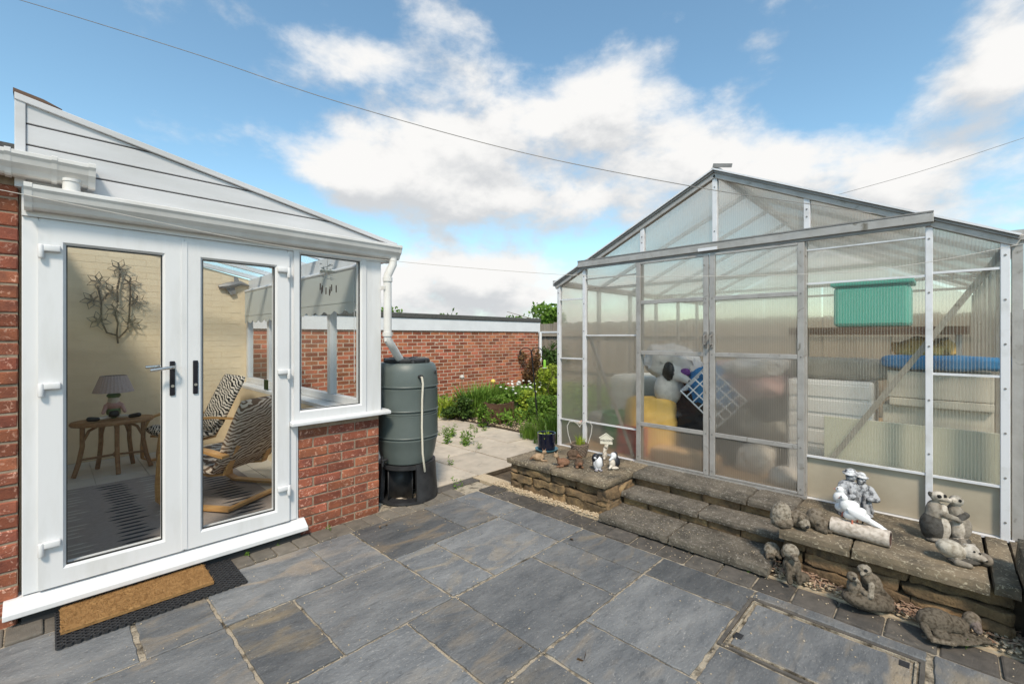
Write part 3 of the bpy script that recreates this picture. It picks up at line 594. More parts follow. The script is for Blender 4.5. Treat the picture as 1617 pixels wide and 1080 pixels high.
# side wall glazing (low eaves side)
MB().box(1.74, XB + .06, YA + .11, YB, .834, .87).build('side_window_sill', 'upvc', cons, bevel=.004)
SX0, SX1 = XB - .09, XB - .02
side = MB(); side.box(SX0, SX1, YA + .121, YB, .872, .94); side.box(SX0, SX1, YA + .121, YB, 2.07, 2.138)
side.build('side_window_rail', 'upvc', cons, bevel=.004)
muls = [YA + .15, 4.32, 5.2, 6.07, YB - .04]
for y in muls: bx('mullion', 'upvc', SX0 + .001, SX1 - .001, y - .035, y + .035, .941, 2.069, cons, bevel=.004)
for k in range(4): bx('side_pane', 'glass', XB - .058, XB - .052, muls[k] + .036, muls[k + 1] - .036, .942, 2.068, cons)
bx('inner_lining', 'beige_wall', 1.74, 1.765, YA + .215, YB, .08, .833, cons)
# downpipe of the gutter
dpx, dpy = 2.045, YA - .055
dp = MB().tube([(dpx + .02, dpy - .02, 2.17), (dpx + .02, dpy - .02, 2.12), (dpx - .02, dpy + .0, 2.02), (dpx - .02, dpy, 1.965), (dpx - .02, dpy, 1.54), (dpx - .02, dpy, 1.47), (dpx + .03, dpy + .02, 1.42), (2.235, 3.575, 1.275)], .034, 20).build('downpipe', 'upvc_gutter', cons, smooth=True)
for z in (1.97, 1.5): MB().lathe([(.035, z), (.041, z), (.041, z + .035), (.035, z + .035)], 20, (dpx - .02, dpy, 0)).build('pipe_collar', 'upvc_gutter', dp, smooth=True)
bx('pipe_bracket', 'upvc_gutter', dpx - .065, dpx - .05, dpy - .02, YA + .02, 1.9, 1.93, dp)
# ------------------------------------------------------------------ things in the conservatory
rug = MB(); rug.box(-.06, 1.38, 3.72, 5.75, .0895, .098); rug = tag(rug.build('rug', 'rug'), 'dark grey-brown rug with stripes of leaf-shaped dashes on the conservatory floor', 'rug')
pd = MB(); pl = MB()
def dash(b, x, y, l, w):
    b.add([(x - l / 2, y, .0985), (x - l / 4, y - w, .0985), (x + l / 4, y - w, .0985), (x + l / 2, y, .0985), (x + l / 4, y + w, .0985), (x - l / 4, y + w, .0985)], [(0, 1, 2, 3, 4, 5)])
for k in range(22):
    dash(pd, .42 + random.uniform(-.03, .03), 3.9 + k * .082, random.uniform(.16, .26), .018); dash(pd, 1.15 + random.uniform(-.03, .03), 3.86 + k * .082, random.uniform(.2, .3), .019)
    if k % 5 != 4: dash(pl, .68 + random.uniform(-.04, .04), 3.95 + k * .082, random.uniform(.12, .22), .012); dash(pl, .12 + random.uniform(-.03, .03), 3.95 + k * .082, random.uniform(.1, .2), .012)
pd.build('dark_dashes', 'rug_dark', rug); pl.build('pale_dashes', 'rug_light', rug)
def armchair(name, label, loc, rz, zeb):
    """bentwood cantilever armchair; local +x is the way it faces, origin on the floor"""
    t = thing(name, label, 'armchair', loc, rz, 'bentwood armchairs in the conservatory')
    for s_ in (-1, 1):
        y = s_ * .3; b = MB()
        pts = [(-.36, y, .03), (.0, y, .018), (.3, y, .02), (.375, y, .06), (.38, y, .2), (.36, y, .42), (.31, y, .53), (.2, y, .565), (-.1, y, .54), (-.3, y, .5)]
        b.band(pts, (0, 1, 0), .06, .024); b.build('arm', 'bentwood', t, smooth=False)
        MB().band([(.33, y * .6, .33), (0, y * .6, .27), (-.16, y * .6, .29), (-.28, y * .6, .55), (-.4, y * .6, .95)], (0, 1, 0), .05, .022).build('side_rail', 'bentwood', t)
    MB().beam((.3, -.3, .36), (.3, .3, .36), .05, .025).build('cross_rail', 'bentwood', t); MB().beam((-.34, -.3, .03), (-.34, .3, .03), .05, .025).build('cross_rail', 'bentwood', t)
    def cushion(nm, prof, th, w):
        b = MB(); vs = []; P_ = [Vector((p[0], 0, p[1])) for p in prof]; ny = 7
        for side_ in (1, -1):
            for i, p in enumerate(P_):
                d = (P_[min(i + 1, len(P_) - 1)] - P_[max(i - 1, 0)]).normalized(); nrm = Vector((-d.z, 0, d.x))
                ef = 1 - (abs(i / (len(P_) - 1) * 2 - 1)) ** 6 * .55
                for j in range(ny + 1):
                    u = j / ny * 2 - 1; vs.append(p + nrm * side_ * th / 2 * ef * (1 - abs(u) ** 5 * .6) + Vector((0, u * w / 2, 0)))
        n_ = len(P_); m_ = ny + 1; fs = []
        for q in range(2):
            for i in range(n_ - 1):
                for j in range(ny): a0 = q * n_ * m_ + i * m_ + j; fs.append((a0, a0 + 1, a0 + m_ + 1, a0 + m_))
        K = n_ * m_
        for i in range(n_ - 1): fs += [(i * m_, (i + 1) * m_, K + (i + 1) * m_, K + i * m_), (i * m_ + ny, (i + 1) * m_ + ny, K + (i + 1) * m_ + ny, K + i * m_ + ny)]
        for j in range(ny): fs += [(j, j + 1, K + j + 1, K + j), ((n_ - 1) * m_ + j, (n_ - 1) * m_ + j + 1, K + (n_ - 1) * m_ + j + 1, K + (n_ - 1) * m_ + j)]
        o = b.add(vs, fs).build(nm, zeb, t, smooth=False); me = o.data; me.polygons.foreach_set('use_smooth', [True] * len(me.polygons))
    cushion('seat_cushion', [(.36, .40), (.3, .415), (.15, .385), (0, .345), (-.14, .33)], .1, .56)
    cushion('back_cushion', [(-.13, .33), (-.2, .45), (-.27, .62), (-.34, .78), (-.41, .93), (-.44, 1.0)], .1, .56)
    return t
armchair('armchair', 'bentwood armchair with black and cream zebra cushion against the beige wall', (1.12, 6.1, .1), math.radians(186), 'zebra_black').scale = (1, 1, .93)
armchair('armchair', 'bentwood armchair with brown zebra cushion, its back to the glazed door', (1.12, 4.54, .1), math.radians(122), 'zebra_brown').scale = (.95, 1.15, .88)
rt = thing('rattan_table', 'half-round rattan side table under the lamp', 'table', (.47, 6.28, .088))
tp = MB(); tp.lathe([(.0, .5), (.325, .5), (.335, .515), (.335, .53), (.325, .545), (0, .545)], 28, close=False); tp = tp.build('table_top', 'rattan', rt, smooth=True); tp.scale = (1, .62, 1)
for (x, y) in ((-.27, -.05), (.02, -.16), (.27, -.05), (-.1, .15), (.16, .15)):
    MB().tube([(x * 1.12, y * 1.35, .005), (x * .98, y * 1.05, .14), (x * .88, y * .9, .3), (x * .88, y * .9, .5)], .021, 10).build('leg', 'rattan', rt, smooth=True)
    MB().tube([(x * .88, y * .9, .34), (x * .7, y * .75, .45), (x * .4, y * .5, .5)], .014, 8).build('brace', 'rattan', rt, smooth=True)
MB().tube([(-.27, -.05, .17), (.0, 0, .17), (.27, -.05, .17)], .012, 8).build('stretcher', 'rattan', rt, smooth=True); MB().tube([(.02, -.16, .17), (0, 0, .17), (.03, .15, .17)], .012, 8).build('stretcher', 'rattan', rt, smooth=True)
lamp = thing('table_lamp', 'table lamp with pleated mauve shade on a sitting doll figure', 'lamp', (.47, 6.25, .634))
sh = MB(); n = 60; vs = []
for r, z in ((.165, .285), (.105, .455)):
    for k in range(n): rr = r * (1 + (.02 if k % 2 else -.01)); vs.append((rr * math.cos(2 * PI * k / n), rr * math.sin(2 * PI * k / n), z))
sh.add(vs, [(k, (k + 1) % n, n + (k + 1) % n, n + k) for k in range(n)]); sh = sh.build('shade', 'shade_fabric', lamp); sm = sh.modifiers.new('solid', 'SOLIDIFY'); sm.thickness = .003
MB().tube([(0, 0, .2), (0, 0, .4)], .008, 8).build('stem', 'dark_metal', lamp)
# ------------------------------------------------------------------ sculpted figures: overlapping volumes fused into one skin
def sculpt(name, prims, voxel, mt, parent=None, smooth=4, loc=None, rotz=0, rough=0.0):
    """prims: ('e', centre, radii, euler_deg, colour) ellipsoid; ('c', p0, p1, r0, r1, colour) tapered limb"""
    bm = bmesh.new()
    for p in prims:
        if p[0] == 'e':
            mtx = Matrix.Translation(Vector(p[1])) @ Euler([math.radians(a) for a in p[3]]).to_matrix().to_4x4() @ Matrix.Diagonal((*p[2], 1))
            bmesh.ops.create_icosphere(bm, subdivisions=3, radius=1, matrix=mtx)
        else:
            a, b = Vector(p[1]), Vector(p[2]); d = b - a; q = d.to_track_quat('Z', 'Y').to_matrix().to_4x4()
            bmesh.ops.create_cone(bm, cap_ends=True, segments=14, radius1=p[3], radius2=p[4], depth=d.length, matrix=Matrix.Translation((a + b) / 2) @ q)
            for c, r in ((a, p[3]), (b, p[4])): bmesh.ops.create_icosphere(bm, subdivisions=2, radius=r, matrix=Matrix.Translation(c))
    me = bpy.data.meshes.new('tmp'); bm.to_mesh(me); bm.free()
    tmp = bpy.data.objects.new('tmp', me); COL.objects.link(tmp)
    r = tmp.modifiers.new('r', 'REMESH'); r.mode = 'VOXEL'; r.voxel_size = voxel
    sm_ = tmp.modifiers.new('s', 'SMOOTH'); sm_.factor = .5; sm_.iterations = smooth
    dg = bpy.context.evaluated_depsgraph_get(); dg.update()
    out = bpy.data.meshes.new_from_object(tmp.evaluated_get(dg)); bpy.data.objects.remove(tmp); bpy.data.meshes.remove(me)
    nv = len(out.vertices); co = np.empty(nv * 3); out.vertices.foreach_get('co', co); co = co.reshape(-1, 3)
    best = np.full(nv, 1e9); colr = np.ones((nv, 4))
    for p in prims:
        if p[0] == 'e':
            Rm = np.array(Euler([math.radians(a) for a in p[3]]).to_matrix()); q = (co - np.array(p[1])) @ Rm / np.array(p[2]); dd = (np.linalg.norm(q, axis=1) - 1) * min(p[2])
        else:
            a = np.array(p[1]); ab = np.array(p[2]) - a; t = np.clip(((co - a) @ ab) / (ab @ ab), 0, 1); dd = np.linalg.norm(co - a - t[:, None] * ab, axis=1) - (p[3] + (p[4] - p[3]) * t)
        k = dd < best; best[k] = dd[k]; colr[k, :3] = p[-1]
    if rough:
        for i in range(nv):
            v = Vector(co[i]); d = mnoise.fractal(v * 28, 1.0, 2.0, 4) * rough; co[i] += np.array(out.vertices[i].normal) * d
        out.vertices.foreach_set('co', co.reshape(-1))
    at = out.color_attributes.new('tone', 'FLOAT_COLOR', 'POINT'); at.data.foreach_set('color', colr.reshape(-1))
    out.polygons.foreach_set('use_smooth', [True] * len(out.polygons)); out.materials.clear(); out.materials.append(M[mt]); out.name = name
    return link(name, out, parent, loc, (0, 0, rotz))
VR = YAW - PI / 2          # local +x to the viewer's right, +y away
tan, blk, crm, grn, pnk = (.5, .36, .25), (.02, .02, .02), (.62, .56, .48), (.12, .2, .09), (.5, .3, .27)
sculpt('doll', [('e', (0, 0, .08), (.06, .05, .075), (0, 0, 0), grn), ('e', (0, -.01, .15), (.065, .05, .05), (0, 0, 0), pnk), ('e', (0, -.01, .2), (.05, .05, .05), (0, 0, 0), crm), ('e', (0, -.01, .25), (.06, .05, .03), (0, 0, 0), grn),
                ('c', (-.04, -.02, .03), (-.13, -.07, .025), .02, .018, crm), ('c', (.04, -.02, .03), (.13, -.07, .025), .02, .018, crm), ('c', (-.13, -.07, .025), (-.19, -.1, .035), .022, .026, blk), ('c', (.13, -.07, .025), (.19, -.1, .035), .022, .026, blk),
                ('c', (-.06, -.02, .15), (-.085, -.05, .08), .02, .017, pnk), ('c', (.06, -.02, .15), (.085, -.05, .08), .02, .017, pnk), ('e', (0, -.05, .06), (.045, .025, .035), (0, 0, 0), blk)], .006, 'statue_clean', lamp)
# metal flower spray on the back wall
art = place('flower_wall_art', 'dark metal flower spray hung on the beige wall', 'wall art', on_y(184, 535, YB - .03))
def art_pt(cx_, cy_): return on_y(cx_ * .2962, 380 + cy_ * .2962, YB - .035)
stems = [[(630, 548), (622, 500), (628, 440), (615, 395), (610, 365)], [(622, 505), (570, 490), (540, 430), (540, 330), (520, 240)], [(632, 520), (680, 470), (690, 390), (695, 260), (690, 225)], [(628, 330), (625, 250), (640, 190), (636, 150)], [(545, 320), (570, 290), (600, 275)], [(690, 350), (710, 330), (722, 318)]]
for st in stems: MB().tube([art_pt(*p) for p in st], .009, 6).build('stem', 'dark_metal', art, smooth=True)
for (x, y) in ((636, 147), (525, 217), (692, 225), (598, 273), (492, 317), (724, 320), (615, 365), (528, 427), (700, 438)):
    c = art_pt(x, y); b = MB(); ph = random.uniform(0, 1)
    for k in range(6):
        a = 2 * PI * k / 6 + ph; d = Vector((math.cos(a), 0, math.sin(a))); s_ = Vector((-math.sin(a), 0, math.cos(a)))
        b.tube([c + d * .012, c + d * .055 + s_ * .027 - Vector((0, .012, 0)), c + d * .108 - Vector((0, .02, 0)), c + d * .055 - s_ * .027 - Vector((0, .012, 0)), c + d * .012], .0048, 5)
    b.tube([c + Vector((0, .004, 0)), c - Vector((0, .02, 0))], .012, 8)
    b.build('flower', 'flower_metal', art)
fish = on_y(367, 452, YB - .03)
fa = place('bird_wall_ornament', 'small grey metal bird ornament high on the beige wall', 'wall ornament', fish)
MB().tube([fish + Vector((-.16, 0, -.02)), fish + Vector((-.05, 0, .0)), fish + Vector((.1, 0, .05)), fish + Vector((.2, 0, .02))], [.02, .05, .03, .012], 8).build('body', 'alu_dark', fa, smooth=True)
MB().prism([(fish.x - .1, fish.z), (fish.x - .02, fish.z - .12), (fish.x + .04, fish.z - .1), (fish.x + .02, fish.z + .01)], 'y', fish.y - .01, fish.y + .005).build('wing', 'alu_dark', fa)
MB().prism([(fish.x + .02, fish.z), (fish.x + .02, fish.z + .13), (fish.x + .06, fish.z + .12), (fish.x + .1, fish.z + .03)], 'y', fish.y - .01, fish.y + .005).build('wing', 'alu_dark', fa)
# roller blinds with scalloped hems at the side windows
def blind(y0, y1, z0, label):
    n = 40; b = MB(); vs = []; X0 = XB - .12
    for i in range(n + 1):
        y = y0 + (y1 - y0) * i / n; u = (y - y0) / .22; w = .045 * abs(math.sin(PI * u)) ** .7
        vs += [(X0, y, 2.12), (X0, y, z0 + .05 - .0), (X0, y, z0 - w)]
    b.add(vs, [(i * 3 + k, i * 3 + 3 + k, i * 3 + 4 + k, i * 3 + 1 + k) for i in range(n) for k in range(2)])
    t = place('roller_blind', label, 'blind', (X0, y0, z0), 'roller blinds in the conservatory')
    o = b.build('cloth', 'blind', t); sl = o.modifiers.new('s', 'SOLIDIFY'); sl.thickness = .003
    MB().tube([(X0 + .01, y0, 2.11), (X0 + .01, y1, 2.11)], .022, 12).build('roller', 'upvc', t, smooth=True); bx('hem_bar', 'blind', X0 - .006, X0 + .006, y0, y1, z0 + .055, z0 + .075, t)
    MB().tube([(X0 - .01, y0 + .03, 2.1), (X0 - .01, y0 + .03, 1.1)], .003, 5).build('cord', 'upvc', t)
blind(muls[0] + .03, muls[2] - .02, 1.75, 'grey scallop-edged roller blind half down in the window beside the glazed door'); blind(muls[2] + .02, muls[4] - .03, 1.72, 'grey scallop-edged roller blind in the window next to the beige wall')
# wind chime inside the side window
ct = on_y(517, 430, YA + .22); ch = place('wind_chime', 'shell wind chime with dark tubes hanging inside the side window', 'wind chime', ct)
MB().tube([ct + Vector((0, 0, .25)), ct + Vector((0, 0, .02))], .0015, 4).build('cord', 'hose', ch); MB().lathe([(.0, .0), (.06, 0), (.06, .01), (0, .01)], 16, ct, close=False).build('hoop', 'hose', ch)
for k in range(30):
    a = random.uniform(0, 6.3); r = random.uniform(.01, .075); z = random.uniform(-.08, .06); c = ct + Vector((math.cos(a) * r, math.sin(a) * r, z))
    MB().lathe([(.0, 0), (.009, .002), (.011, .006), (0, .007)], 7, c, close=False).build('shell', 'white_cloth', ch)
for k in range(9):
    a = k * 2.4; r = .03 + .006 * k; c = ct + Vector((math.cos(a) * r * 1.2, math.sin(a) * r, -.1 - .012 * (k % 4))); MB().tube([c, c - Vector((0, 0, .055))], .0045, 6).build('tube', 'planter_wood', ch)
cd = on_y(366, 640, 6.0); o = MB().box(1.77, 1.775, 5.66, 5.8, .872, .99).build('photo_card', 'leaf_dark'); o.rotation_euler = (0, 0, 0); tag(o, 'small dark picture card standing on the inner window sill', 'card')
# ------------------------------------------------------------------ door mats
rm = thing('rubber_mat', 'black rubber ring mat under the coir doormat', 'mat', (.43, 3.275, .004))
b = MB(); nx, ny = 25, 15; W_, D_ = .82, .47
def ringcell(b, cx_, cy_, rx, ry, hx, hy, z0, z1):
    n = 8; o_ = []; 
    for k in range(n):
        a = 2 * PI * (k + .5) / n; c_, s_ = math.cos(a), math.sin(a); m_ = max(abs(c_), abs(s_)); o_.append((cx_ + hx * c_ / m_, cy_ + hy * s_ / m_))
    i_ = [(cx_ + rx * math.cos(2 * PI * (k + .5) / n), cy_ + ry * math.sin(2 * PI * (k + .5) / n)) for k in range(n)]
    vs = [(*p, z1) for p in o_] + [(*p, z1) for p in i_] + [(*p, z0) for p in i_] + [(*p, z0) for p in o_]
    fs = [(k, (k + 1) % n, n + (k + 1) % n, n + k) for k in range(n)] + [(n + k, n + (k + 1) % n, 2 * n + (k + 1) % n, 2 * n + k) for k in range(n)] + [(3 * n + k, 3 * n + (k + 1) % n, (k + 1) % n, k) for k in range(n)]
    b.add(vs, fs)
for i in range(nx):
    for j in range(ny): ringcell(b, -W_ / 2 + W_ * (i + .5) / nx, -D_ / 2 + D_ * (j + .5) / ny, W_ / nx * .36, D_ / ny * .34, W_ / nx / 2, D_ / ny / 2, 0, .012)
b.build('ring_web', 'rubber', rm)
cm = thing('coir_doormat', 'brown coir doormat on the black rubber mat', 'doormat', (.365, 3.335, .017), math.radians(-.5))
b = MB(); nx, ny = 60, 34; W_, D_ = .65, .37
vs = [(-W_ / 2 + W_ * i / nx + random.uniform(-.002, .002), -D_ / 2 + D_ * j / ny + random.uniform(-.002, .002), .016 + random.uniform(0, .004) - (.004 if i in (0, nx) or j in (0, ny) else 0)) for i in range(nx + 1) for j in range(ny + 1)]
b.add(vs, [(i * (ny + 1) + j, (i + 1) * (ny + 1) + j, (i + 1) * (ny + 1) + j + 1, i * (ny + 1) + j + 1) for i in range(nx) for j in range(ny)]); b.build('pile', 'coir', cm)
bx('backing', 'coir', -W_ / 2 + .001, W_ / 2 - .001, -D_ / 2 + .001, D_ / 2 - .001, 0, .014, cm)
b = MB()
for _ in range(2600):
    x = random.uniform(-W_ / 2, W_ / 2); y = random.uniform(-D_ / 2, D_ / 2); b.beam((x, y, .015), (x + random.gauss(0, .004), y + random.gauss(0, .004), .025), .0012, .0012)
o = b.build('fibres', 'coir', cm); stuff(o)
# ================================================================== WATER BUTT
wb = thing('water_butt', 'dark green ribbed water butt with black lid under the downpipe', 'water butt', (2.36, 3.66, .335))
R0 = .283
prof = [(0, 0), (.215, 0), (.235, .012), (.262, .11), (.276, .2)]
for z in (.235, .455, .475, .69): prof += [(R0 + .001, z - .02), (R0 + .003, z - .008), (R0 - .008, z), (R0 - .006, z + .006), (R0 + .003, z + .014)]
prof += [(R0 + .002, .76), (.277, .84), (.262, .895), (.24, .918), (0, .92)]
MB().lathe(prof, 64, close=False).build('barrel', 'butt_green', wb, smooth=True)
for z in (.252, .492, .708): MB().lathe([(R0 - .002, z - .008), (R0 + .006, z - .006), (R0 + .009, z), (R0 + .006, z + .006), (R0 - .002, z + .008)], 64, close=False).build('rib_band', 'butt_green', wb, smooth=True)
MB().lathe([(0, .915), (.205, .915), (.21, .922), (.21, .945), (.2, .957), (.17, .962), (.165, .95), (.05, .95), (.04, .965), (0, .966)], 48, close=False).build('lid', 'butt_black', wb, smooth=True)
for k in range(6): a = k * PI / 3 + .4; MB().tube([(math.cos(a) * .06, math.sin(a) * .06, .957), (math.cos(a) * .165, math.sin(a) * .165, .957)], .012, 8).build('lid_rib', 'butt_black', wb, smooth=True)
for a in (-1.9, -1.2, .4, 2.2): MB().tube([(math.cos(a) * .215, math.sin(a) * .215, .905), (math.cos(a) * .215, math.sin(a) * .215, .955)], .02, 10).build('lid_lug', 'butt_black', wb, smooth=True)
def bp(px, r, z):            # point on the barrel's front seen in photo column px
    th = math.atan2(-3.66, -2.36); u = (px - 648) / 48.5; a = th + math.asin(max(-1, min(1, u))); return Vector((math.cos(a) * r, math.sin(a) * r, z))
hp = [bp(667, .30, .80), bp(667, .325, .80), bp(668, .33, .74), bp(668, .315, .6), bp(668, .31, .35), bp(669, .31, .12), bp(672, .3, .0), bp(676, .27, -.06)]
MB().tube(hp, .0095, 10).build('overflow_hose', 'hose', wb, smooth=True)
MB().tube([bp(667, .27, .80), bp(667, .315, .80)], .02, 12).build('hose_connector', 'butt_black', wb, smooth=True)
MB().tube([bp(692, .262, .83), bp(692, .285, .83)], .018, 12).build('overflow_hole', 'butt_black', wb, smooth=True)
tp_ = MB().tube([bp(615, .26, .06), bp(615, .325, .06)], .012, 10).build('tap', 'butt_black', wb, smooth=True); MB().tube([bp(615, .31, .06), bp(615, .315, .01)], .011, 10).build('spout', 'butt_black', tp_, smooth=True); MB().tube([bp(613, .3, .06), bp(613, .3, .095)], .008, 8).build('tap_handle', 'butt_black', tp_, smooth=True)
ws = thing('water_butt_stand', 'black plastic stand with an arched front under the water butt', 'stand', (2.36, 3.66, 0), math.atan2(-3.66, -2.36))
b = MB(); n = 40; vs = []        # round stand, its front hollowed into an arch
for k in range(n + 1):
    a = math.radians(38) + (2 * PI - math.radians(76)) * k / n; a -= math.radians(20)
    for r, z in ((.285, 0), (.262, .34), (.225, .34), (.245, 0)): vs.append((r * math.cos(a), r * math.sin(a), z))
b.add(vs, [(k * 4 + i, k * 4 + 4 + i, k * 4 + 4 + (i + 1) % 4, k * 4 + (i + 1) % 4) for k in range(n) for i in range(4)] + [(0, 1, 2, 3), (n * 4 + 3, n * 4 + 2, n * 4 + 1, n * 4)]); b.build('skirt', 'butt_black', ws, smooth=True)
MB().lathe([(0, .3), (.255, .3), (.26, .334), (0, .334)], 40, close=False).build('top', 'butt_black', ws, smooth=True)
MB().lathe([(.17, .002), (.285, .002), (.285, .02), (.17, .02), (.17, .002)], 40, close=False).build('foot_ring', 'butt_black', ws)
b = MB(); n = 24; vs = []
for k in range(n + 1):
    a = PI * .62 + (PI * .76) * k / n
    for z, r in ((.0, .12), (.3, .12)): vs.append((.235 + r * math.cos(a) * 1.5, -.06 + r * math.sin(a) * 1.0, z))
b.add(vs, [(k * 2, k * 2 + 1, k * 2 + 3, k * 2 + 2) for k in range(n)]); o = b.build('front_recess', 'butt_black', ws, smooth=True); o.modifiers.new('s', 'SOLIDIFY').thickness = .008
# ================================================================== GARAGE BEHIND
GY, GX1 = 7.8, 9.09
gar = place('brick_garage', 'low red brick garage with white fascia and flat felt roof behind the water butt', 'garage', (5.5, GY, 0))
gw = bx('wall', 'garage_mortar', 1.2, GX1 - .01, GY + .002, GY + 3, -.05, 1.66, gar)
GB = brick_meshes(.208, .060, .1, 'garage_brick', 4, .002); GH_ = brick_meshes(.097, .060, .1, 'garage_brick', 3, .002)
cand = []
for c in range(23):
    z = -.05 + .075 * (c + .5); off = .1125 if c % 2 else 0; x = GX1 - .1125 - off
    if c % 2: cand.append((GX1 - .056, z, True))
    while x > 1.5: cand.append((x, z, False)); x -= .225
def vis(c):
    d = c[0] * FV.x + GY * FV.y; px = CX + FPX * (c[0] * RV.x + GY * RV.y) / d; py = HY - FPX * (c[1] - CH) / d
    return (10000 if (600 < px < 860 and py < 640) or (470 < px < 570 and py < 645) else 0) + FPX * .2 / d
cand.sort(key=vis, reverse=True)
rest = MB()
for i, (x, z, hf) in enumerate(cand):
    if i < 300: link('brick', random.choice(GH_ if hf else GB), gw, (x, GY + .05 + random.uniform(-.0015, .001), z), (0, 0, random.uniform(-.006, .006)))
    else:
        l = .097 if hf else .208; rest.box(x - l / 2, x + l / 2, GY - random.uniform(0, .002), GY + .1, z - .03, z + .03)
o = rest.build('further_bricks', 'garage_brick_far', gw); stuff(o)
bx('fascia', 'white_paint', 1.2, GX1 + .02, GY - .03, GY + .004, 1.62, 1.865, gar); bx('side_fascia', 'white_paint', GX1 + .02, GX1 + .04, GY - .03, GY + 3, 1.62, 1.865, gar)
bx('flat_roof', 'felt', 1.2, GX1 + .06, GY - .05, GY + 3.02, 1.868, 1.97, gar, bevel=.015)
MB().tube([(GX1 + .06, GY - .02, 1.6), (GX1 + .06, GY - .02, 0)], .04, 12).build('downpipe', 'white_paint', gar, smooth=True)
# ================================================================== FENCE
fc = place('board_fence', 'weathered vertical board fence behind the garden bed', 'fence', (10.6, 3, 0))
fbm = [MB().box(-.011, .011, -.066, .066, .0, h).mesh('board', 'fence_wood') for h in (1.78, 1.8, 1.76)]
for i in range(105): link('board', random.choice(fbm), fc, (10.6 + (.012 if i % 2 else 0), 10.6 - i * .128, .12), (0, 0, random.uniform(-.02, .02)))
for z in (.5, 1.5): bx('rail', 'fence_wood', 10.54, 10.585, -3, 10.7, z, z + .08, fc)
bx('gravel_board', 'concrete', 10.58, 10.62, -3, 10.7, -.05, .12, fc); bx('cap_rail', 'white_paint', 10.55, 10.586, 8.2, 10.7, 1.6, 1.65, fc)
# ================================================================== PLANTS
def leaves_mesh(name, mt, pts, size, seed, up=.4, long=1.6):
    """many small bent leaves: pts are (x,y,z)"""
    rnd = np.random.RandomState(seed); n = len(pts); P_ = np.array(pts)
    d = rnd.normal(size=(n, 3)); d[:, 2] = d[:, 2] * .6 + up; d /= np.linalg.norm(d, axis=1)[:, None]
    s = np.cross(d, rnd.normal(size=(n, 3))); s /= np.linalg.norm(s, axis=1)[:, None]; nn = np.cross(d, s)
    L_ = size * rnd.uniform(.6, 1.3, n)[:, None]; w = L_ / long / 2
    v = np.stack([P_, P_ + d * L_ * .5 + s * w + nn * L_ * .06, P_ + d * L_, P_ + d * L_ * .5 - s * w + nn * L_ * .06], 1).reshape(-1, 3)
    me = bpy.data.meshes.new(name); me.from_pydata(v.tolist(), [], [(i * 4, i * 4 + 1, i * 4 + 2, i * 4 + 3) for i in range(n)])
    at = me.attributes.new('leafv', 'FLOAT', 'POINT'); at.data.foreach_set('value', np.repeat(rnd.uniform(0, 1, n), 4).astype(np.float32)); me.materials.append(M[mt]); return me
def crown_pts(c, rad, n, seed, clumps=14):
    rnd = random.Random(seed); out = []; cl = []
    for _ in range(clumps):
        v = Vector((rnd.gauss(0, 1), rnd.gauss(0, 1), rnd.gauss(0, 1))).normalized() * rnd.uniform(.35, .95); cl.append((v, rnd.uniform(.2, .42)))
    for _ in range(n):
        v, r = rnd.choice(cl); p = v + Vector((rnd.gauss(0, 1), rnd.gauss(0, 1), rnd.gauss(0, 1))).normalized() * r * rnd.uniform(.5, 1)
        out.append((c[0] + p.x * rad[0], c[1] + p.y * rad[1], max(c[2] + p.z * rad[2], .02)))
    return out
def bush(name, label, cat, loc, rad, mt, n, size, seed, group=None, stems=6):
    t = thing(name, label, cat, loc, 0, group)
    link('foliage', leaves_mesh('foliage', mt, crown_pts((0, 0, rad[2] * .95), rad, n, seed), size, seed), t)
    b = MB(); rnd = random.Random(seed)
    for k in range(stems): b.tube([(rnd.uniform(-.04, .04), rnd.uniform(-.04, .04), -.03), (rnd.uniform(-.4, .4) * rad[0], rnd.uniform(-.4, .4) * rad[1], rad[2] * .7), (rnd.uniform(-.7, .7) * rad[0], rnd.uniform(-.7, .7) * rad[1], rad[2] * 1.5)], [.012, .008, .003], 5)
    b.build('stems', 'twig', t); return t
def blades_mesh(name, mt, n, h, spread, seed, w=.008, lean=.5):
    rnd = random.Random(seed); b = []; f_ = []; lv = []
    for _ in range(n):
        a = rnd.uniform(0, 6.3); r0 = rnd.uniform(0, spread); hh = h * rnd.uniform(.5, 1.1); ln = lean * rnd.uniform(.2, 1) * hh; a2 = a + rnd.uniform(-.8, .8)
        p0 = Vector((math.cos(a) * r0, math.sin(a) * r0, -.01)); d = Vector((math.cos(a2), math.sin(a2), 0)); s_ = Vector((-d.y, d.x, 0)) * w * rnd.uniform(.6, 1.2) / 2
        o = len(b); q = [p0, p0 + d * ln * .35 + Vector((0, 0, hh * .6)), p0 + d * ln + Vector((0, 0, hh * rnd.uniform(.8, 1)))]
        b += [q[0] - s_, q[0] + s_, q[1] + s_, q[1] - s_, q[2]]; f_ += [(o, o + 1, o + 2, o + 3), (o + 3, o + 2, o + 4)]; lv += [rnd.random()] * 5
    me = bpy.data.meshes.new(name); me.from_pydata([tuple(v) for v in b], [], f_); at = me.attributes.new('leafv', 'FLOAT', 'POINT'); at.data.foreach_set('value', lv); me.materials.append(M[mt]); return me
def tuft(name, label, cat, loc, mt, n, h, spread, seed, group=None, w=.008, lean=.5):
    return tag(link(name, blades_mesh(name, mt, n, h, spread, seed, w, lean), None, loc), label, cat, group)
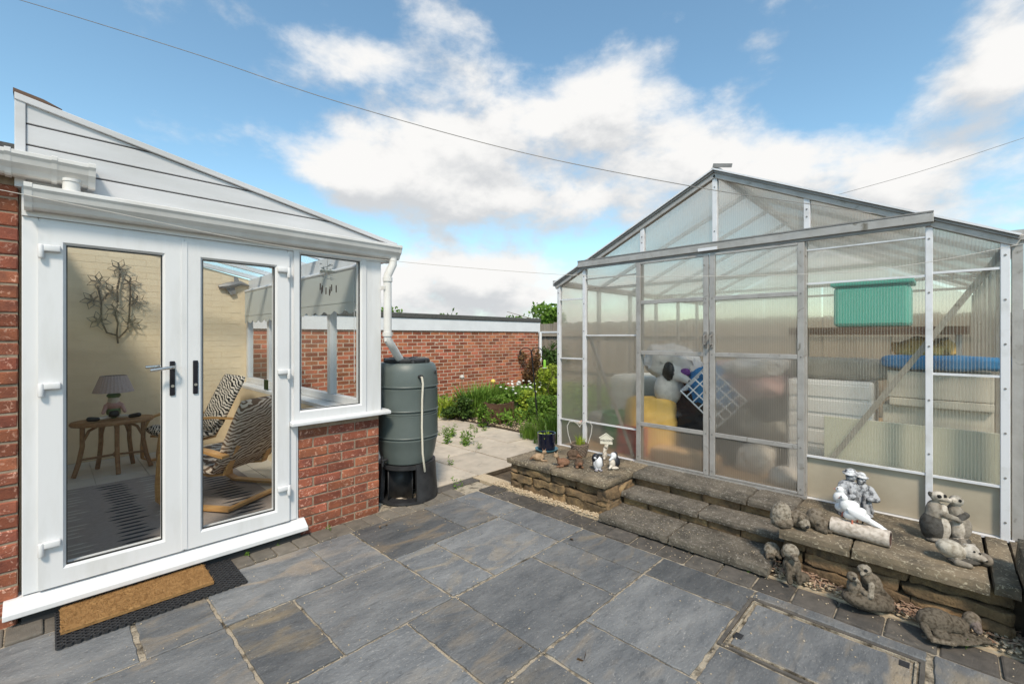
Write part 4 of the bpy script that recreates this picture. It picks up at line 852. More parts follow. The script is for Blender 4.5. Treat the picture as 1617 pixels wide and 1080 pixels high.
def sprig(name, label, loc, stems, h, spread, seed, group):
    rnd = random.Random(seed); pts = []
    for _ in range(stems):
        a = rnd.uniform(0, 6.3); r = rnd.uniform(0, spread); hh = h * rnd.uniform(.4, 1.1); x, y = math.cos(a) * r, math.sin(a) * r * .6; lx, ly = rnd.uniform(-.25, .25) * hh, rnd.uniform(-.25, .25) * hh
        for k in range(14): t = k / 13; pts.append((x + lx * t, y + ly * t, hh * t))
    return tag(link(name, leaves_mesh(name, 'leaf_green', pts, h * .2 + .008, seed, up=.35, long=2.8), None, loc), label, 'weed', group)
# soil bed
structure(MB().box(5.13, 10.5, 3.15, 7.79, -.05, .02).build('garden_bed', 'soil')); structure(MB().box(1.2, 5.12, 7.01, 7.79, -.05, .02).build('wall_bed', 'soil'))
P0 = lambda px, py, z=.02: on_z(px, py, z)
def flat(v): return (v.x, v.y, .02)
tuft('leaf_clump', 'strappy green leaf clump between the brick garage and the wooden planter', 'plant', flat(P0(752, 655)), 'leaf_green', 420, .62, .3, 1, w=.022, lean=.6)
tuft('leaf_clump', 'low strappy clump with yellowing leaves beside the water butt', 'plant', flat(P0(707, 655)), 'leaf_lime', 260, .38, .34, 2, w=.02, lean=.8)
bush('shrub', 'dark-leaved low shrub under the solar light stake', 'shrub', flat(P0(731, 660)), (.36, .36, .22), 'leaf_dark', 2200, .06, 3)
bush('shrub', 'bushy green plant growing behind the wooden planter', 'shrub', flat(P0(795, 640)), (.45, .45, .24), 'leaf_green', 3000, .06, 4)
bush('white_flower_plant', 'leafy plant dotted with small white flowers beside the planter', 'plant', flat(P0(820, 655)), (.45, .4, .3), 'leaf_green', 2600, .06, 5)
wf = bpy.data.objects['white_flower_plant']; fm = MB().lathe([(0, 0), (.022, .006), (.026, .018), (.012, .026), (0, .027)], 7, close=False).mesh('flower', 'petal_white')
for _ in range(26): link('flower', fm, wf, (random.uniform(-.35, .35), random.uniform(-.35, .35), random.uniform(.42, .62)))
bush('shrub', 'tall loose shrub against the garage end behind the shepherd crook', 'shrub', flat(P0(838, 622)), (.42, .42, .62), 'leaf_brown', 1500, .07, 6)
bush('shrub', 'lime green shrub nearest the greenhouse corner', 'shrub', flat(P0(872, 640)), (.5, .5, .55), 'leaf_lime', 2600, .06, 7)
bush('shrub', 'dark shrub growing against the board fence', 'shrub', flat(P0(868, 612)), (.8, .8, .75), 'leaf_dark', 3200, .09, 8)
bush('shrub', 'fresh green rounded shrub behind the shepherd crook foot', 'shrub', flat(P0(862, 668)), (.42, .4, .3), 'leaf_green', 3200, .05, 9)
tuft('grass_tuft', 'bright green grass tuft on the gravel at the path edge', 'grass', flat(P0(838, 690)), 'leaf_green', 420, .26, .16, 10, w=.006)
tuft('grass_tuft', 'tall grass clump beside the greenhouse corner post', 'grass', flat(P0(872, 700)), 'leaf_green', 520, .5, .22, 11, w=.009)
bush('shrub', 'feathery weed at the left side of the wooden planter', 'weed', flat(P0(764, 672)), (.16, .16, .2), 'leaf_green', 900, .045, 12)
gcn = [(random.uniform(5.2, 10.3), random.uniform(3.6, 7.7)) for _ in range(420)] + [(random.uniform(3.4, 5.2), random.uniform(7.1, 7.7)) for _ in range(60)]
pts = [(x + random.gauss(0, .12), y + random.gauss(0, .12), random.uniform(.03, .26)) for x, y in gcn for _ in range(26)]
o = link('ground_cover', leaves_mesh('ground_cover', 'leaf_green', pts, .07, 21)); stuff(o); o['label'] = 'mixed low green ground cover filling the garden bed'
sp = [(random.uniform(5.12, 6.2), random.uniform(4.2, 6.6), .02) for _ in range(1400)]; pebbles('bed_gravel', 'gravel', sp, .01, .02, 'loose gravel at the edge of the garden bed')
wk = [(697, 687), (712, 690), (733, 700), (752, 683), (765, 680), (711, 734), (724, 770), (745, 676), (845, 700), (706, 700), (738, 703), (760, 708)]
for i, (px, py) in enumerate(wk):
    p = P0(px, py, 0); big = i in (1, 2, 9, 10)
    sprig('weed', 'small weed growing in a joint of the pale path', (p.x, p.y, 0), 9 if big else 4, .2 if big else .1, .11 if big else .05, 40 + i, 'weeds in the path joints')
for i, (px, py) in enumerate([(870, 780), (833, 770), (1160, 890), (1183, 902), (385, 878), (440, 860), (520, 836), (1490, 1008), (1525, 1022), (1500, 1012)]):
    p = P0(px, py, .0); sprig('edging_weed', 'tiny green weed sprouting between paving blocks', (p.x, p.y, .0), 3, .1 if i < 2 else .035, .03, 70 + i, 'weeds between the edging blocks')
# wooden planter
pp = P0(785, 668); pl_ = thing('wooden_planter', 'dark brown square wooden planter with panelled sides in the garden bed', 'planter', (pp.x + .12, pp.y + .1, .02), math.radians(8))
w = .17
for s_ in (-1, 1):
    for k in range(3): bx('board', 'planter_wood', -w, w, s_ * w - .012, s_ * w + .012, .03 + k * .1, .125 + k * .1, pl_); bx('board', 'planter_wood', s_ * w - .012, s_ * w + .012, -w + .013, w - .013, .03 + k * .1, .125 + k * .1, pl_)
    for q in (-1, 1): bx('corner_post', 'planter_wood', s_ * (w + .005) - .028, s_ * (w + .005) + .028, q * (w + .005) - .028, q * (w + .005) + .028, 0, .34, pl_, bevel=.005)
bx('compost', 'soil', -w + .014, w - .014, -w + .014, w - .014, .05, .3, pl_)
bush('planter_plant', 'leafy plant with yellow blooms growing in the wooden planter', 'plant', (pp.x + .12, pp.y + .1, .31), (.17, .17, .08), 'leaf_green', 500, .05, 31)
# shepherd crook with a lime feeder
hk0 = P0(852, 690, 0); hk = thing('shepherd_crook', 'black iron double shepherd crook leaning beside the greenhouse', 'plant hook', (hk0.x, hk0.y, 0), VR)
dsc = hk0.x * FV.x + hk0.y * FV.y; sc_ = dsc / FPX; ht = 136 * sc_; ln = -13 * sc_
MB().tube([(0, 0, -.1), (ln * .5, 0, ht * .5), (ln, 0, ht)], .011, 8).build('shaft', 'iron', hk, smooth=True)
for s_ in (-1, 1):
    pts = [(ln, 0, ht - .06)] + [(ln + s_ * (.085 - .085 * math.cos(a)), 0, ht - .03 + .075 * math.sin(a)) for a in np.linspace(.2, PI + .3, 12)] + [(ln + s_ * .185, 0, ht - .08), (ln + s_ * .2, 0, ht - .055)]
    MB().tube(pts, .007, 6).build('hook_arm', 'iron', hk, smooth=True)
fd = thing('bird_feeder', 'lime green plastic bird feeder hung at the shepherd crook', 'bird feeder', tuple(on_z(852, 668, 0) * 0 + at_depth(860, 574, dsc)))
fd.scale = (.6, .6, .75)
MB().lathe([(0, -.1), (.035, -.1), (.04, -.08), (.034, -.03), (.036, .05), (.02, .075), (0, .08)], 14, close=False).build('body', 'lime_plastic', fd, smooth=True); MB().tube([(0, 0, .07), (0, 0, .16)], .003, 5).build('hanger', 'iron', fd); MB().lathe([(.038, -.09), (.06, -.088), (.06, -.08), (.038, -.08)], 14).build('perch_tray', 'white_paint', fd)
# solar light stake and ball ornament
for (px, py, top, nm, lab, mt) in ((729, 640, 597, 'solar_light', 'rusty stake with a small glass solar light against the garage wall', 'wire_white'), (778, 640, 604, 'garden_ball', 'yellow ball ornament on a thin stake among the leaf clumps', 'yellow_ball'), (819, 648, 607, 'garden_globe', 'pale globe ornament on a stake beside the white flowers', 'wire_white')):
    q = P0(px, py); d_ = q.x * FV.x + q.y * FV.y; hgt = CH - (top - HY) / FPX * d_
    t = thing(nm, lab, 'garden ornament', flat(q)); MB().tube([(0, 0, -.1), (.01, 0, hgt)], .008, 6).build('stake', 'twig', t, smooth=True)
    MB().lathe([(0, hgt - .05), (.035, hgt - .04), (.055, hgt), (.035, hgt + .045), (0, hgt + .055)], 14, (.01, 0, 0), close=False).build('globe', mt, t, smooth=True)
# trees beyond
def tree(label, px, py_top, dist, rx, rz, seed, mt='leaf_dark', n=5000, size=.16):
    top = at_depth(px, py_top, dist); t = thing('tree', label, 'tree', (top.x, top.y, 0), 0, 'trees beyond the garden'); zc = top.z - rz
    link('crown', leaves_mesh('crown', mt, crown_pts((0, 0, zc), (rx, rx, rz), n, seed, 26), size, seed), t)
    MB().tube([(0, 0, -.1), (.05, 0, zc * .6), (0, .05, zc)], [.12, .09, .05], 8).build('trunk', 'twig', t, smooth=True)
    b = MB(); rnd = random.Random(seed)
    for k in range(7): b.tube([(0, 0, zc * .7), (rnd.uniform(-.5, .5) * rx, rnd.uniform(-.5, .5) * rx, zc), (rnd.uniform(-.8, .8) * rx, rnd.uniform(-.8, .8) * rx, zc + rz * .6)], [.04, .025, .01], 5)
    b.build('limbs', 'twig', t)
tree('yellow-green tree rising above the board fence at the garage end', 856, 478, 19, 1.6, 1.0, 3, 'leaf_green', 6000)
tree('small treetop just showing over the garage roof beside the conservatory', 616, 482, 20, .9, .9, 4, 'leaf_green', 2200)
tree('wispy treetop just showing over the middle of the garage roof', 702, 488, 21, 1.0, .9, 5, 'leaf_dark', 900, .2)
tree('leafy tree beyond the greenhouse end', 1700, 470, 15, 2.2, 1.8, 6, 'leaf_green', 5000)
# ================================================================== STEPS, WALLS AND PLATFORM
lw = place('stone_wall', 'low rough stone wall with concrete coping carrying animal ornaments left of the steps', 'wall', (3.2, 2.5, 0))
rw = place('stone_wall', 'low rough stone wall with coping carrying the couple and dove statues', 'wall', (3.25, .25, 0))
stc = [0]
def stone(parent, x, y, z, sx, sy, sz, amp=.02):
    stc[0] += 1; me = rough_block(sx, sy, sz, amp, stc[0], 8, 13, .08); me.materials.append(M['walling_stone']); return link('stone', me, parent, (x, y, z))
def stone_face(parent, x, y0, y1, z0, z1, rows, seed):
    rnd = random.Random(seed); z = z0
    for r in range(rows):
        h_ = (z1 - z0) / rows; y = y0
        while y < y1 - .02:
            L_ = min(rnd.uniform(.22, .55), y1 - y)
            if y1 - y - L_ < .08: L_ = y1 - y
            stone(parent, x + .07 + rnd.uniform(-.012, .01), y + L_ / 2, z + h_ / 2, .14, L_ - .008, h_ - .004 + rnd.uniform(-.012, .004)); y += L_
        z += h_
def rough_slab(name, mt, x0, x1, y0, y1, z0, z1, parent, amp=.0012):
    stc[0] += 1; sx, sy, sz = x1 - x0, y1 - y0, z1 - z0; bm = bmesh.new(); nx, ny = max(2, int(sx / .035)), max(2, int(sy / .035)); grid = {}
    def V(i, j, k):
        if (i, j, k) not in grid:
            p = Vector((x0 + sx * i / nx, y0 + sy * j / ny, z0 + sz * k / 2)); e_ = (i in (0, nx)) + (j in (0, ny)) + (k in (0, 2))
            c_ = Vector(((x0 + x1) / 2, (y0 + y1) / 2, (z0 + z1) / 2)); d = mnoise.noise_vector(p * 22 + Vector((stc[0] * 5.3, 0, 0))) * amp * (1.6 if e_ > 1 else .55)
            if e_ > 1: p += Vector((math.copysign(.004, c_.x - p.x) if i in (0, nx) else 0, math.copysign(.004, c_.y - p.y) if j in (0, ny) else 0, math.copysign(.004, c_.z - p.z) if k in (0, 2) else 0)) * (.7 + 1.6 * abs(mnoise.noise(p * 30)))
            grid[(i, j, k)] = bm.verts.new(p + d)
        return grid[(i, j, k)]
    for i in range(nx):
        for j in range(ny):
            for k in (0, 2): bm.faces.new([V(i, j, k), V(i + 1, j, k), V(i + 1, j + 1, k), V(i, j + 1, k)])
    for k in range(2):
        for i in range(nx):
            for j in (0, ny): bm.faces.new([V(i, j, k), V(i + 1, j, k), V(i + 1, j, k + 1), V(i, j, k + 1)])
        for j in range(ny):
            for i in (0, nx): bm.faces.new([V(i, j, k), V(i, j + 1, k), V(i, j + 1, k + 1), V(i, j, k + 1)])
    bmesh.ops.recalc_face_normals(bm, faces=bm.faces); me = bpy.data.meshes.new(name); bm.to_mesh(me); bm.free(); me.materials.append(M[mt]); return link(name, me, parent)
bx('core', 'soil', 3.27, 3.96, 2.0, 3.12, -.05, .244, lw); stone_face(lw, 3.19, 2.0, 3.1, .0, .243, 3, 5)
for k in range(3): stone(lw, 3.3 + k * .2, 2.04, .06, .2, .1, .1); stone(lw, 3.28 + k * .2, 2.04, .18, .2, .1, .1)
for (a, b_) in ((1.985, 2.56), (2.565, 3.12)): rough_slab('coping_slab', 'coping', 3.15, 3.955, a, b_, .247, .3 - .003 * (a < 2.5), lw)
bx('core', 'soil', 3.33, 3.96, -.5, .74, -.05, .23, rw); stone_face(rw, 3.235, -.25, .735, .03, .235, 3, 9)
for (a, b_) in ((.385, .745), (-.165, .38), (-.27, -.175), (-.6, -.275)): rough_slab('coping_slab', 'coping', 3.165 + (.04 if a < -.2 else 0), 3.955, a, b_, .237, .297 if a > .3 else .3, rw)
stp = place('garden_steps', 'three concrete slab steps up to the greenhouse doors', 'steps', (3.4, 1.36, 0))
for (x0, x1, z0, z1, ya, yb, ym) in ((3.07, 3.47, .012, .072, .775, 2.0, 1.42), (3.385, 3.7, .13, .182, .755, 1.984, 1.33), (3.585, 3.97, .247, .3, .748, 1.982, 1.05)):
    for (a, b_) in ((ya, ym - .004), (ym + .004, yb)): rough_slab('tread', 'concrete', x0, x1, a, b_, z0, z1, stp)
for (x, z0, z1) in ((3.42, .073, .128), (3.63, .184, .245)):
    y = .775
    while y < 1.97:
        L_ = min(random.uniform(.2, .4), 1.98 - y); stone(stp, x + .06, y + L_ / 2, (z0 + z1) / 2, .12, L_ - .006, z1 - z0 + .004, .009); y += L_
bx('core', 'soil', 3.14, 3.96, .76, 1.98, -.05, .01, stp); bx('core', 'soil', 3.52, 3.96, .77, 1.97, .02, .125, stp); bx('core', 'soil', 3.72, 3.96, .77, 1.97, .13, .24, stp)
pil = place('stone_pillar', 'rough stone pillar with a thick weathered cap at the end of the right wall', 'pillar', (3.2, -.42, 0))
for k in range(3): stone(pil, 3.2, -.43, .06 + k * .1, .3, .26, .1, .02)
me = rough_block(.42, .34, .13, .02, 91, 6, 9); me.materials.append(M['coping']); link('cap_stone', me, pil, (3.26, -.435, .4))
structure(MB().box(3.96, 8.8, -.6, 3.12, -.05, .285).build('greenhouse_base', 'concrete')); structure(MB().box(3.31, 10.5, -3.5, -.61, -.05, .1).build('side_garden', 'soil'))
bush('shrub', 'dark green shrub beside the white pole at the greenhouse corner', 'shrub', (5.6, -.95, .1), (.5, .4, .45), 'leaf_green', 2500, .06, 90)
# ================================================================== GREENHOUSE
GXF = 3.97
gh = place('greenhouse', 'large aluminium greenhouse glazed with ribbed sheets above the steps', 'greenhouse', (6.1, 1.4, .285))
GZ0, EZ, RZ, YR, YLo, YRi = .3, 2.09, 2.9, 1.4, 3.09, -.29
GXB = 8.6
def raft(y): return EZ + (RZ - EZ) * (1 - abs(y - YR) / (YLo - YR))
def post(y, w, z0, z1, mt, d=.045, name='post', x=GXF, nbolt=0):
    o = bx(name, mt, x - d, x, y - w / 2, y + w / 2, z0, z1, gh, bevel=.003)
    for k in range(nbolt):
        z = z0 + .1 + (z1 - z0 - .2) * k / max(nbolt - 1, 1); MB().tube([(x - d - .003, y, z), (x - d + .002, y, z)], .006, 8).build('bolt', 'alu_dark', o)
    return o
post(3.075, .036, GZ0, 2.08, 'alu_white', nbolt=8); post(2.735, .036, GZ0, raft(2.735) - .03, 'alu_white', nbolt=7); post(2.095, .05, GZ0, 2.215, 'alu', d=.05, nbolt=4); post(.765, .06, GZ0, 2.215, 'alu', d=.05, nbolt=4)
post(.068, .036, GZ0, 2.225, 'alu_white', nbolt=6); post(-.262, .04, GZ0, 2.08, 'alu_white', nbolt=7); bx('corner_post', 'alu', GXF - .03, GXF + .03, -.335, -.29, GZ0, 2.1, gh)
for y in (2.07, 1.4, .735): post(y, .04, 2.29, raft(y) - .035, 'alu_white', nbolt=2)
# bottom sill, track beam, rafters, ridge
bx('base_sill', 'alu_white', GXF - .05, GXF + .01, -.3, 3.095, .286, .3, gh); bx('door_track_sill', 'alu', GXF - .075, GXF - .051, .73, 2.13, .29, .315, gh)
bm_ = MB().box(GXF - .085, GXF - .046, .045, 2.79, 2.225, 2.285).build('door_track', 'alu', gh, bevel=.004)
bx('track_cap', 'alu_dark', GXF - .088, GXF - .075, .045, 2.79, 2.286, 2.296, bm_); bx('track_lip', 'alu_dark', GXF - .07, GXF - .05, .06, 2.77, 2.205, 2.2245, bm_)
for s_, ye in ((1, YLo + .03), (-1, YRi - .03)):
    ze = raft(ye); dirv = Vector((0, ye - YR, ze - RZ)).normalized()
    MB().beam((GXF - .03, YR, RZ - .02), (GXF - .03, ye, ze - .02), .07, .05, up=(1, 0, 0)).build('rafter', 'alu', gh, bevel=.003)
    MB().beam((GXF - .045, YR, RZ + .012), (GXF - .045, ye, ze + .012), .075, .012, up=(0, 0, 1)).build('verge_strip', 'alu_white', gh)
    MB().beam((GXF - .06, YR, RZ - .008), (GXF - .06, ye, ze - .008), .012, .018, up=(1, 0, 0)).build('verge_groove', 'alu_dark', gh)
bx('ridge_bar', 'alu', GXF - .04, GXB, YR - .03, YR + .03, RZ - .01, RZ + .035, gh); MB().beam((GXF - .05, YR + .01, RZ + .05), (GXF - .05, YR - .14, RZ + .01), .03, .012, up=(1, 0, 0)).build('ridge_end_plate', 'alu_dark', gh)
bx('eaves_gutter', 'alu', GXF - .05, GXB, YLo - .01, YLo + .06, EZ - .03, EZ + .03, gh); bx('eaves_gutter', 'alu', GXF - .05, GXB, YRi - .06, YRi + .01, EZ - .03, EZ + .03, gh)
# sheets in the front: (y0, y1, z0, z1, material); top follows the rafter when z1 is None
def sheet(y0, y1, z0, z1, mt, x=GXF - .012, name='pane', parent=None):
    if z1 is None: poly = [(y0, z0), (y1, z0), (y1, raft(y1) - .045), (y0, raft(y0) - .045)]
    else: poly = [(y0, z0), (y1, z0), (y1, z1), (y0, z1)]
    return MB().prism(poly, 'x', x, x + .006).build(name, mt, parent or gh)
def hbar(y0, y1, z, mt='alu_white', h=.014, x=GXF - .03, name='glazing_bar', parent=None, d=.02): return bx(name, mt, x - d / 2, x + d / 2, y0, y1, z - h / 2, z + h / 2, parent or gh)
for (z0, z1) in ((.3, .59), (.59, 1.26), (1.26, 1.9), (1.9, None)): sheet(2.755, 3.057, z0 + .004, None if z1 is None else z1 - .004, 'poly_soft')
for (z0, z1) in ((.3, .6), (.6, 1.51), (1.51, 2.0), (2.0, 2.215)): sheet(2.122, 2.717, z0 + .004, z1 - .004, 'poly_soft')
for z in (.59, 1.26, 1.9): hbar(2.753, 3.057, z)
for z in (.6, 1.51): hbar(2.12, 2.717, z)
hbar(2.12, 2.717, 2.1, 'alu', .01)
for (z0, z1, m_) in ((.3, .61, 'beige_panel'), (.61, 1.89, 'poly_clear'), (1.89, 2.215, 'poly')): sheet(.086, .735, z0 + .004, z1 - .004, m_)
for (z0, z1, m_) in ((.3, .605, 'beige_panel'), (.605, 1.26, 'poly_clear'), (1.26, 1.905, 'poly_clear'), (1.905, None, 'poly')): sheet(-.242, .05, z0 + .004, None if z1 is None else z1 - .004, m_)
for z in (.61, 1.89): hbar(.086, .735, z)
hbar(.086, .735, 2.14, 'alu_white', .01)
for z in (.605, 1.26, 1.905): hbar(-.242, .05, z)
sheet(2.092, 2.72, 2.29, None, 'poly'); sheet(1.422, 2.048, 2.29, None, 'poly'); sheet(.757, 1.378, 2.29, None, 'poly'); sheet(.09, .713, 2.29, None, 'poly')
def gdoor(y0, y1, panes, hy):
    """framed sliding door with four panes; stands proud of the front"""
    x0, x1 = GXF - .075, GXF - .051
    root = MB(); root.box(x0, x1, y0, y0 + .045, .317, 2.2); root.box(x0, x1, y1 - .045, y1, .317, 2.2)
    root = root.build('sliding_door', 'alu', gh, bevel=.003)
    zs = [.317, .67, 1.345, 1.82, 2.2]
    for z in zs: bx('door_rail', 'alu', x0 + .001, x1 - .001, y0 + .0455, y1 - .0455, z - .018 if z > .4 else z, z + .018 if z < 2.1 else z, root, bevel=.003)
    for k in range(4): sheet(y0 + .046, y1 - .046, zs[k] + .02, zs[k + 1] - .019, panes[k], x=x0 + .009, name='door_pane', parent=root)
    for z in (.36, .67, 1.345, 1.82):
        for y in (y0 + .022, y1 - .022): MB().tube([(x0 - .003, y, z), (x0 + .002, y, z)], .006, 8).build('bolt', 'alu_dark', root)
    hb = MB().box(x0 - .012, x0, hy - .012, hy + .012, 1.40, 1.54).build('door_handle', 'alu_dark', root, bevel=.004); MB().tube([(x0 - .01, hy, 1.43), (x0 - .05, hy, 1.43), (x0 - .05, hy, 1.5), (x0 - .01, hy, 1.51)], .008, 8).build('grip', 'alu_dark', hb)
gdoor(1.44, 2.115, ('poly', 'clear_pane', 'poly_soft', 'poly'), 1.462); gdoor(.745, 1.432, ('poly', 'poly', 'poly', 'poly'), 1.41)
bx('track_stop', 'alu_white', GXF - .1, GXF - .088, 1.36, 1.52, 2.225, 2.25, gh)
# braces behind the front
MB().beam((GXF + .03, 2.72, 1.5), (GXF + .03, 2.2, .32), .03, .012, up=(1, 0, 0)).build('brace', 'alu', gh); MB().beam((GXF + .03, .76, .32), (GXF + .03, -.26, 2.02), .035, .012, up=(1, 0, 0)).build('brace', 'alu', gh)
# roof, side and back sheets
nb = 6
for k in range(nb):
    x0 = GXF + .02 + (GXB - GXF - .02) * k / nb; x1 = GXF + .02 + (GXB - GXF - .02) * (k + 1) / nb
    for ye in (YLo, YRi):
        sg = 1 if ye > YR else -1
        MB().add([(x0 + .02, YR + sg * .03, RZ - .015), (x1 - .02, YR + sg * .03, RZ - .015), (x1 - .02, ye, EZ + .0), (x0 + .02, ye, EZ), (x0 + .02, YR + sg * .03, RZ - .008), (x1 - .02, YR + sg * .03, RZ - .008), (x1 - .02, ye, EZ + .007), (x0 + .02, ye, EZ + .007)],
                 [(0, 1, 2, 3), (7, 6, 5, 4), (0, 4, 5, 1), (1, 5, 6, 2), (2, 6, 7, 3), (3, 7, 4, 0)]).build('roof_sheet', 'poly_side', gh)
        if k < nb - 1: MB().beam((x1, YR, RZ - .015), (x1, ye, EZ), .035, .035).build('roof_bar', 'alu', gh)
        yy = ye; bx('side_sheet', 'poly_side', x0 + .02, x1 - .02, yy - .003, yy + .003, .31, EZ - .035, gh); bx('side_post', 'alu', x1 - .02, x1 + .02, yy - .02, yy + .02, .3, EZ - .035, gh)
    if k % 2 == 0: MB().beam((x1, YLo, EZ), (x1, YRi, EZ), .03, .03).build('tie_bar', 'alu', gh)
for y0, y1 in ((YRi + .01, .55), (.57, YR - .01), (YR + .01, 2.23), (2.25, YLo - .01)): sheet(y0, y1, .31, None, 'poly', x=GXB, name='back_sheet')
# ------------------------------------------------------------------ things stored in the greenhouse
bx_floor = structure(MB().box(4.0, 8.58, -.27, 3.07, .2855, .292).build('greenhouse_floor', 'tan_board'))
def soft(name, label, cat, c, r, mt, rot=(0, 0, 0), pw=2.6, amp=.02, seed=1, group=None):
    """cushion or bag: rounded box with a lumpy surface"""
    bm = bmesh.new(); bmesh.ops.create_cube(bm, size=2); bmesh.ops.subdivide_edges(bm, edges=bm.edges[:], cuts=13, use_grid_fill=True)
    for v in bm.verts:
        n_ = (abs(v.co.x) ** pw + abs(v.co.y) ** pw + abs(v.co.z) ** pw) ** (1 / pw); q = v.co / n_ * 1.0
        q = Vector((q.x * r[0], q.y * r[1], q.z * r[2])) * 1.08; q += mnoise.noise_vector(q * 9 + Vector((seed, seed * 2, 0))) * amp + mnoise.noise_vector(q * 24 + Vector((seed, 3, seed))) * amp * .5; v.co = q
    me = bpy.data.meshes.new(name); bm.to_mesh(me); bm.free(); me.polygons.foreach_set('use_smooth', [True] * len(me.polygons)); me.materials.append(M[mt])
    return tag(link(name, me, None, c, rot), label, cat, group)
ZF = .292
soft('tufted_cushion', 'yellow tufted floor cushion standing on edge behind the greenhouse door', 'cushion', (4.32, 2.17, ZF + .27), (.12, .24, .29), 'yellow_cloth', (0, 0, .2), 6, .012, 1)
bag = soft('white_bag', 'stuffed white bag on the pile behind the clear door pane', 'bag', (4.55, 2.05, 1.22), (.22, .26, .16), 'white_cloth', (.2, 0, .2), 2.4, .05, 3)
soft('black_bag', 'black bin bag under the toys behind the greenhouse door', 'bag', (4.65, 1.75, ZF + .33), (.3, .45, .36), 'black_cloth', (0, 0, 0), 3, .06, 4)
soft('blue_bag', 'bright blue cloth bag bulging through the laundry basket', 'bag', (4.5, 1.58, .98), (.16, .24, .22), 'blue_cloth', (.5, 0, .2), 2.6, .05, 5)
soft('red_cloth_bundle', 'faded red bundle inside the blue laundry pile', 'bundle', (4.48, 1.45, 1.16), (.1, .12, .1), 'pink_cloth', (.5, 0, .2), 2.4, .04, 6)
sculpt('plush_badger', [('e', (0, 0, .0), (.15, .13, .17), (0, 0, 0), (.6, .58, .56)), ('e', (.03, -.06, .17), (.1, .1, .1), (0, 0, 0), (.7, .68, .66)), ('e', (-.03, -.06, .19), (.05, .11, .1), (0, 0, 0), blk), ('c', (.05, -.12, .15), (.12, -.22, .1), .06, .03, (.7, .68, .66)), ('e', (.12, -.23, .1), (.025, .025, .02), (0, 0, 0), blk), ('e', (.1, -.04, .26), (.03, .02, .04), (0, 0, 0), (.45, .3, .3)), ('e', (.07, -.13, .19), (.02, .02, .02), (0, 0, 0), (.2, .06, .3))], .012, 'statue_clean', None, 4, (4.4, 2.02, .96), VR)
tag(bpy.data.objects['plush_badger'], 'black and white plush badger behind the clear door pane', 'soft toy')
lb = thing('laundry_basket', 'white open-grid laundry basket tipped over behind the clear door pane', 'basket', (4.32, 1.66, .82)); lb.rotation_euler = (.75, .1, .2)
for k in range(5): MB().tube([(-.16, -.22, k * .085), (.16, -.22, k * .085), (.16, .22, k * .085), (-.16, .22, k * .085), (-.16, -.22, k * .085)], .007, 6).build('hoop', 'white_plastic', lb)
for k in range(7):
    y = -.22 + k * .44 / 6
    for x in (-.16, .16): MB().tube([(x, y, 0), (x, y, .34)], .006, 6).build('upright', 'white_plastic', lb)
for k in range(5):
    x = -.16 + k * .08
    for y in (-.22, .22): MB().tube([(x, y, 0), (x, y, .34)], .006, 6).build('upright', 'white_plastic', lb)
soft('pink_bag', 'dusty pink bag heaped behind the right greenhouse door', 'bag', (4.6, 1.15, 1.0), (.26, .3, .16), 'pink_cloth', (.2, .1, .3), 2.5, .06, 7); soft('grey_bag', 'grey bag beneath the dusty pink bag', 'bag', (4.62, 1.1, .72), (.28, .34, .16), 'grey_cloth', (.1, 0, 0), 2.6, .05, 8)
soft('dark_bag', 'dark bag on the floor behind the right greenhouse door', 'bag', (4.85, 1.0, ZF + .2), (.3, .4, .22), 'black_cloth', (0, 0, 0), 3, .05, 9); soft('white_sack', 'white sack at the foot of the dark bag', 'bag', (4.4, 1.2, ZF + .12), (.12, .14, .13), 'white_cloth', (0, 0, 0), 2.4, .03, 10)
soft('white_sheet_bundle', 'white cloth bundle on the greenhouse floor next to the door jamb', 'bundle', (4.18, .9, ZF + .06), (.1, .14, .07), 'white_cloth', (0, 0, .3), 2.3, .03, 11)
fz = thing('storage_cabinet', 'white plastic cabinet with grooved front behind the right glazing', 'cabinet', (4.3, .66, ZF)); bx('carcass', 'white_plastic', 0, .4, -.28, .28, 0, .86, fz, bevel=.02)
for k in range(6): bx('groove_bar', 'white_plastic', -.008, -.0005, -.27, .27, .1 + k * .125, .2 + k * .125, fz, bevel=.004)
soft('rolled_carpet', 'grey rolled carpet lying across the white cabinet', 'carpet', (4.42, .6, ZF + .95), (.09, .32, .08), 'grey_cloth', (0, 0, .06), 4, .01, 12)
tb = thing('teal_box', 'teal plastic storage box on the greenhouse shelf', 'box', (4.72, .42, 1.575)); bx('body', 'teal_plastic', -.2, .16, -.24, .24, 0, .33, tb, bevel=.03); bx('lid', 'teal_plastic', -.215, .175, -.26, .26, .331, .37, tb, bevel=.01)
sf = thing('shelf', 'grey shelf board on posts carrying the teal box', 'shelf', (4.75, .42, ZF)); bx('board', 'planter_wood', -.3, .22, -.55, .55, 1.22, 1.28, sf)
for y in (-.5, .5):
    for x in (-.19, .19): bx('leg', 'alu', x - .015, x + .015, y - .015, y + .015, 0, 1.219, sf)
cr = thing('white_crate', 'flaking white planked chest with a blue cushion on top', 'chest', (4.32, .12, ZF))
for k, (z0, z1, o_) in enumerate(((.02, .3, .0), (.305, .52, .01), (.525, .7, .02), (.705, .76, -.02), (.765, .955, -.01))): bx('plank', 'old_white_wood', o_, .36, -.36, .19 + o_, z0, z1, cr, bevel=.006)
soft('blue_cushion', 'long blue cushion on the flaking white chest', 'cushion', (4.46, .02, 1.31), (.18, .3, .045), 'blue_cloth', (0, 0, 0), 5, .008, 13)
o = MB().box(4.12, 4.135, -.26, .66, ZF + .001, ZF + .6).build('mint_board', 'mint_board', bevel=.003); o.rotation_euler = (0, 0, 0); tag(o, 'pale mint board standing behind the right glazing', 'board')
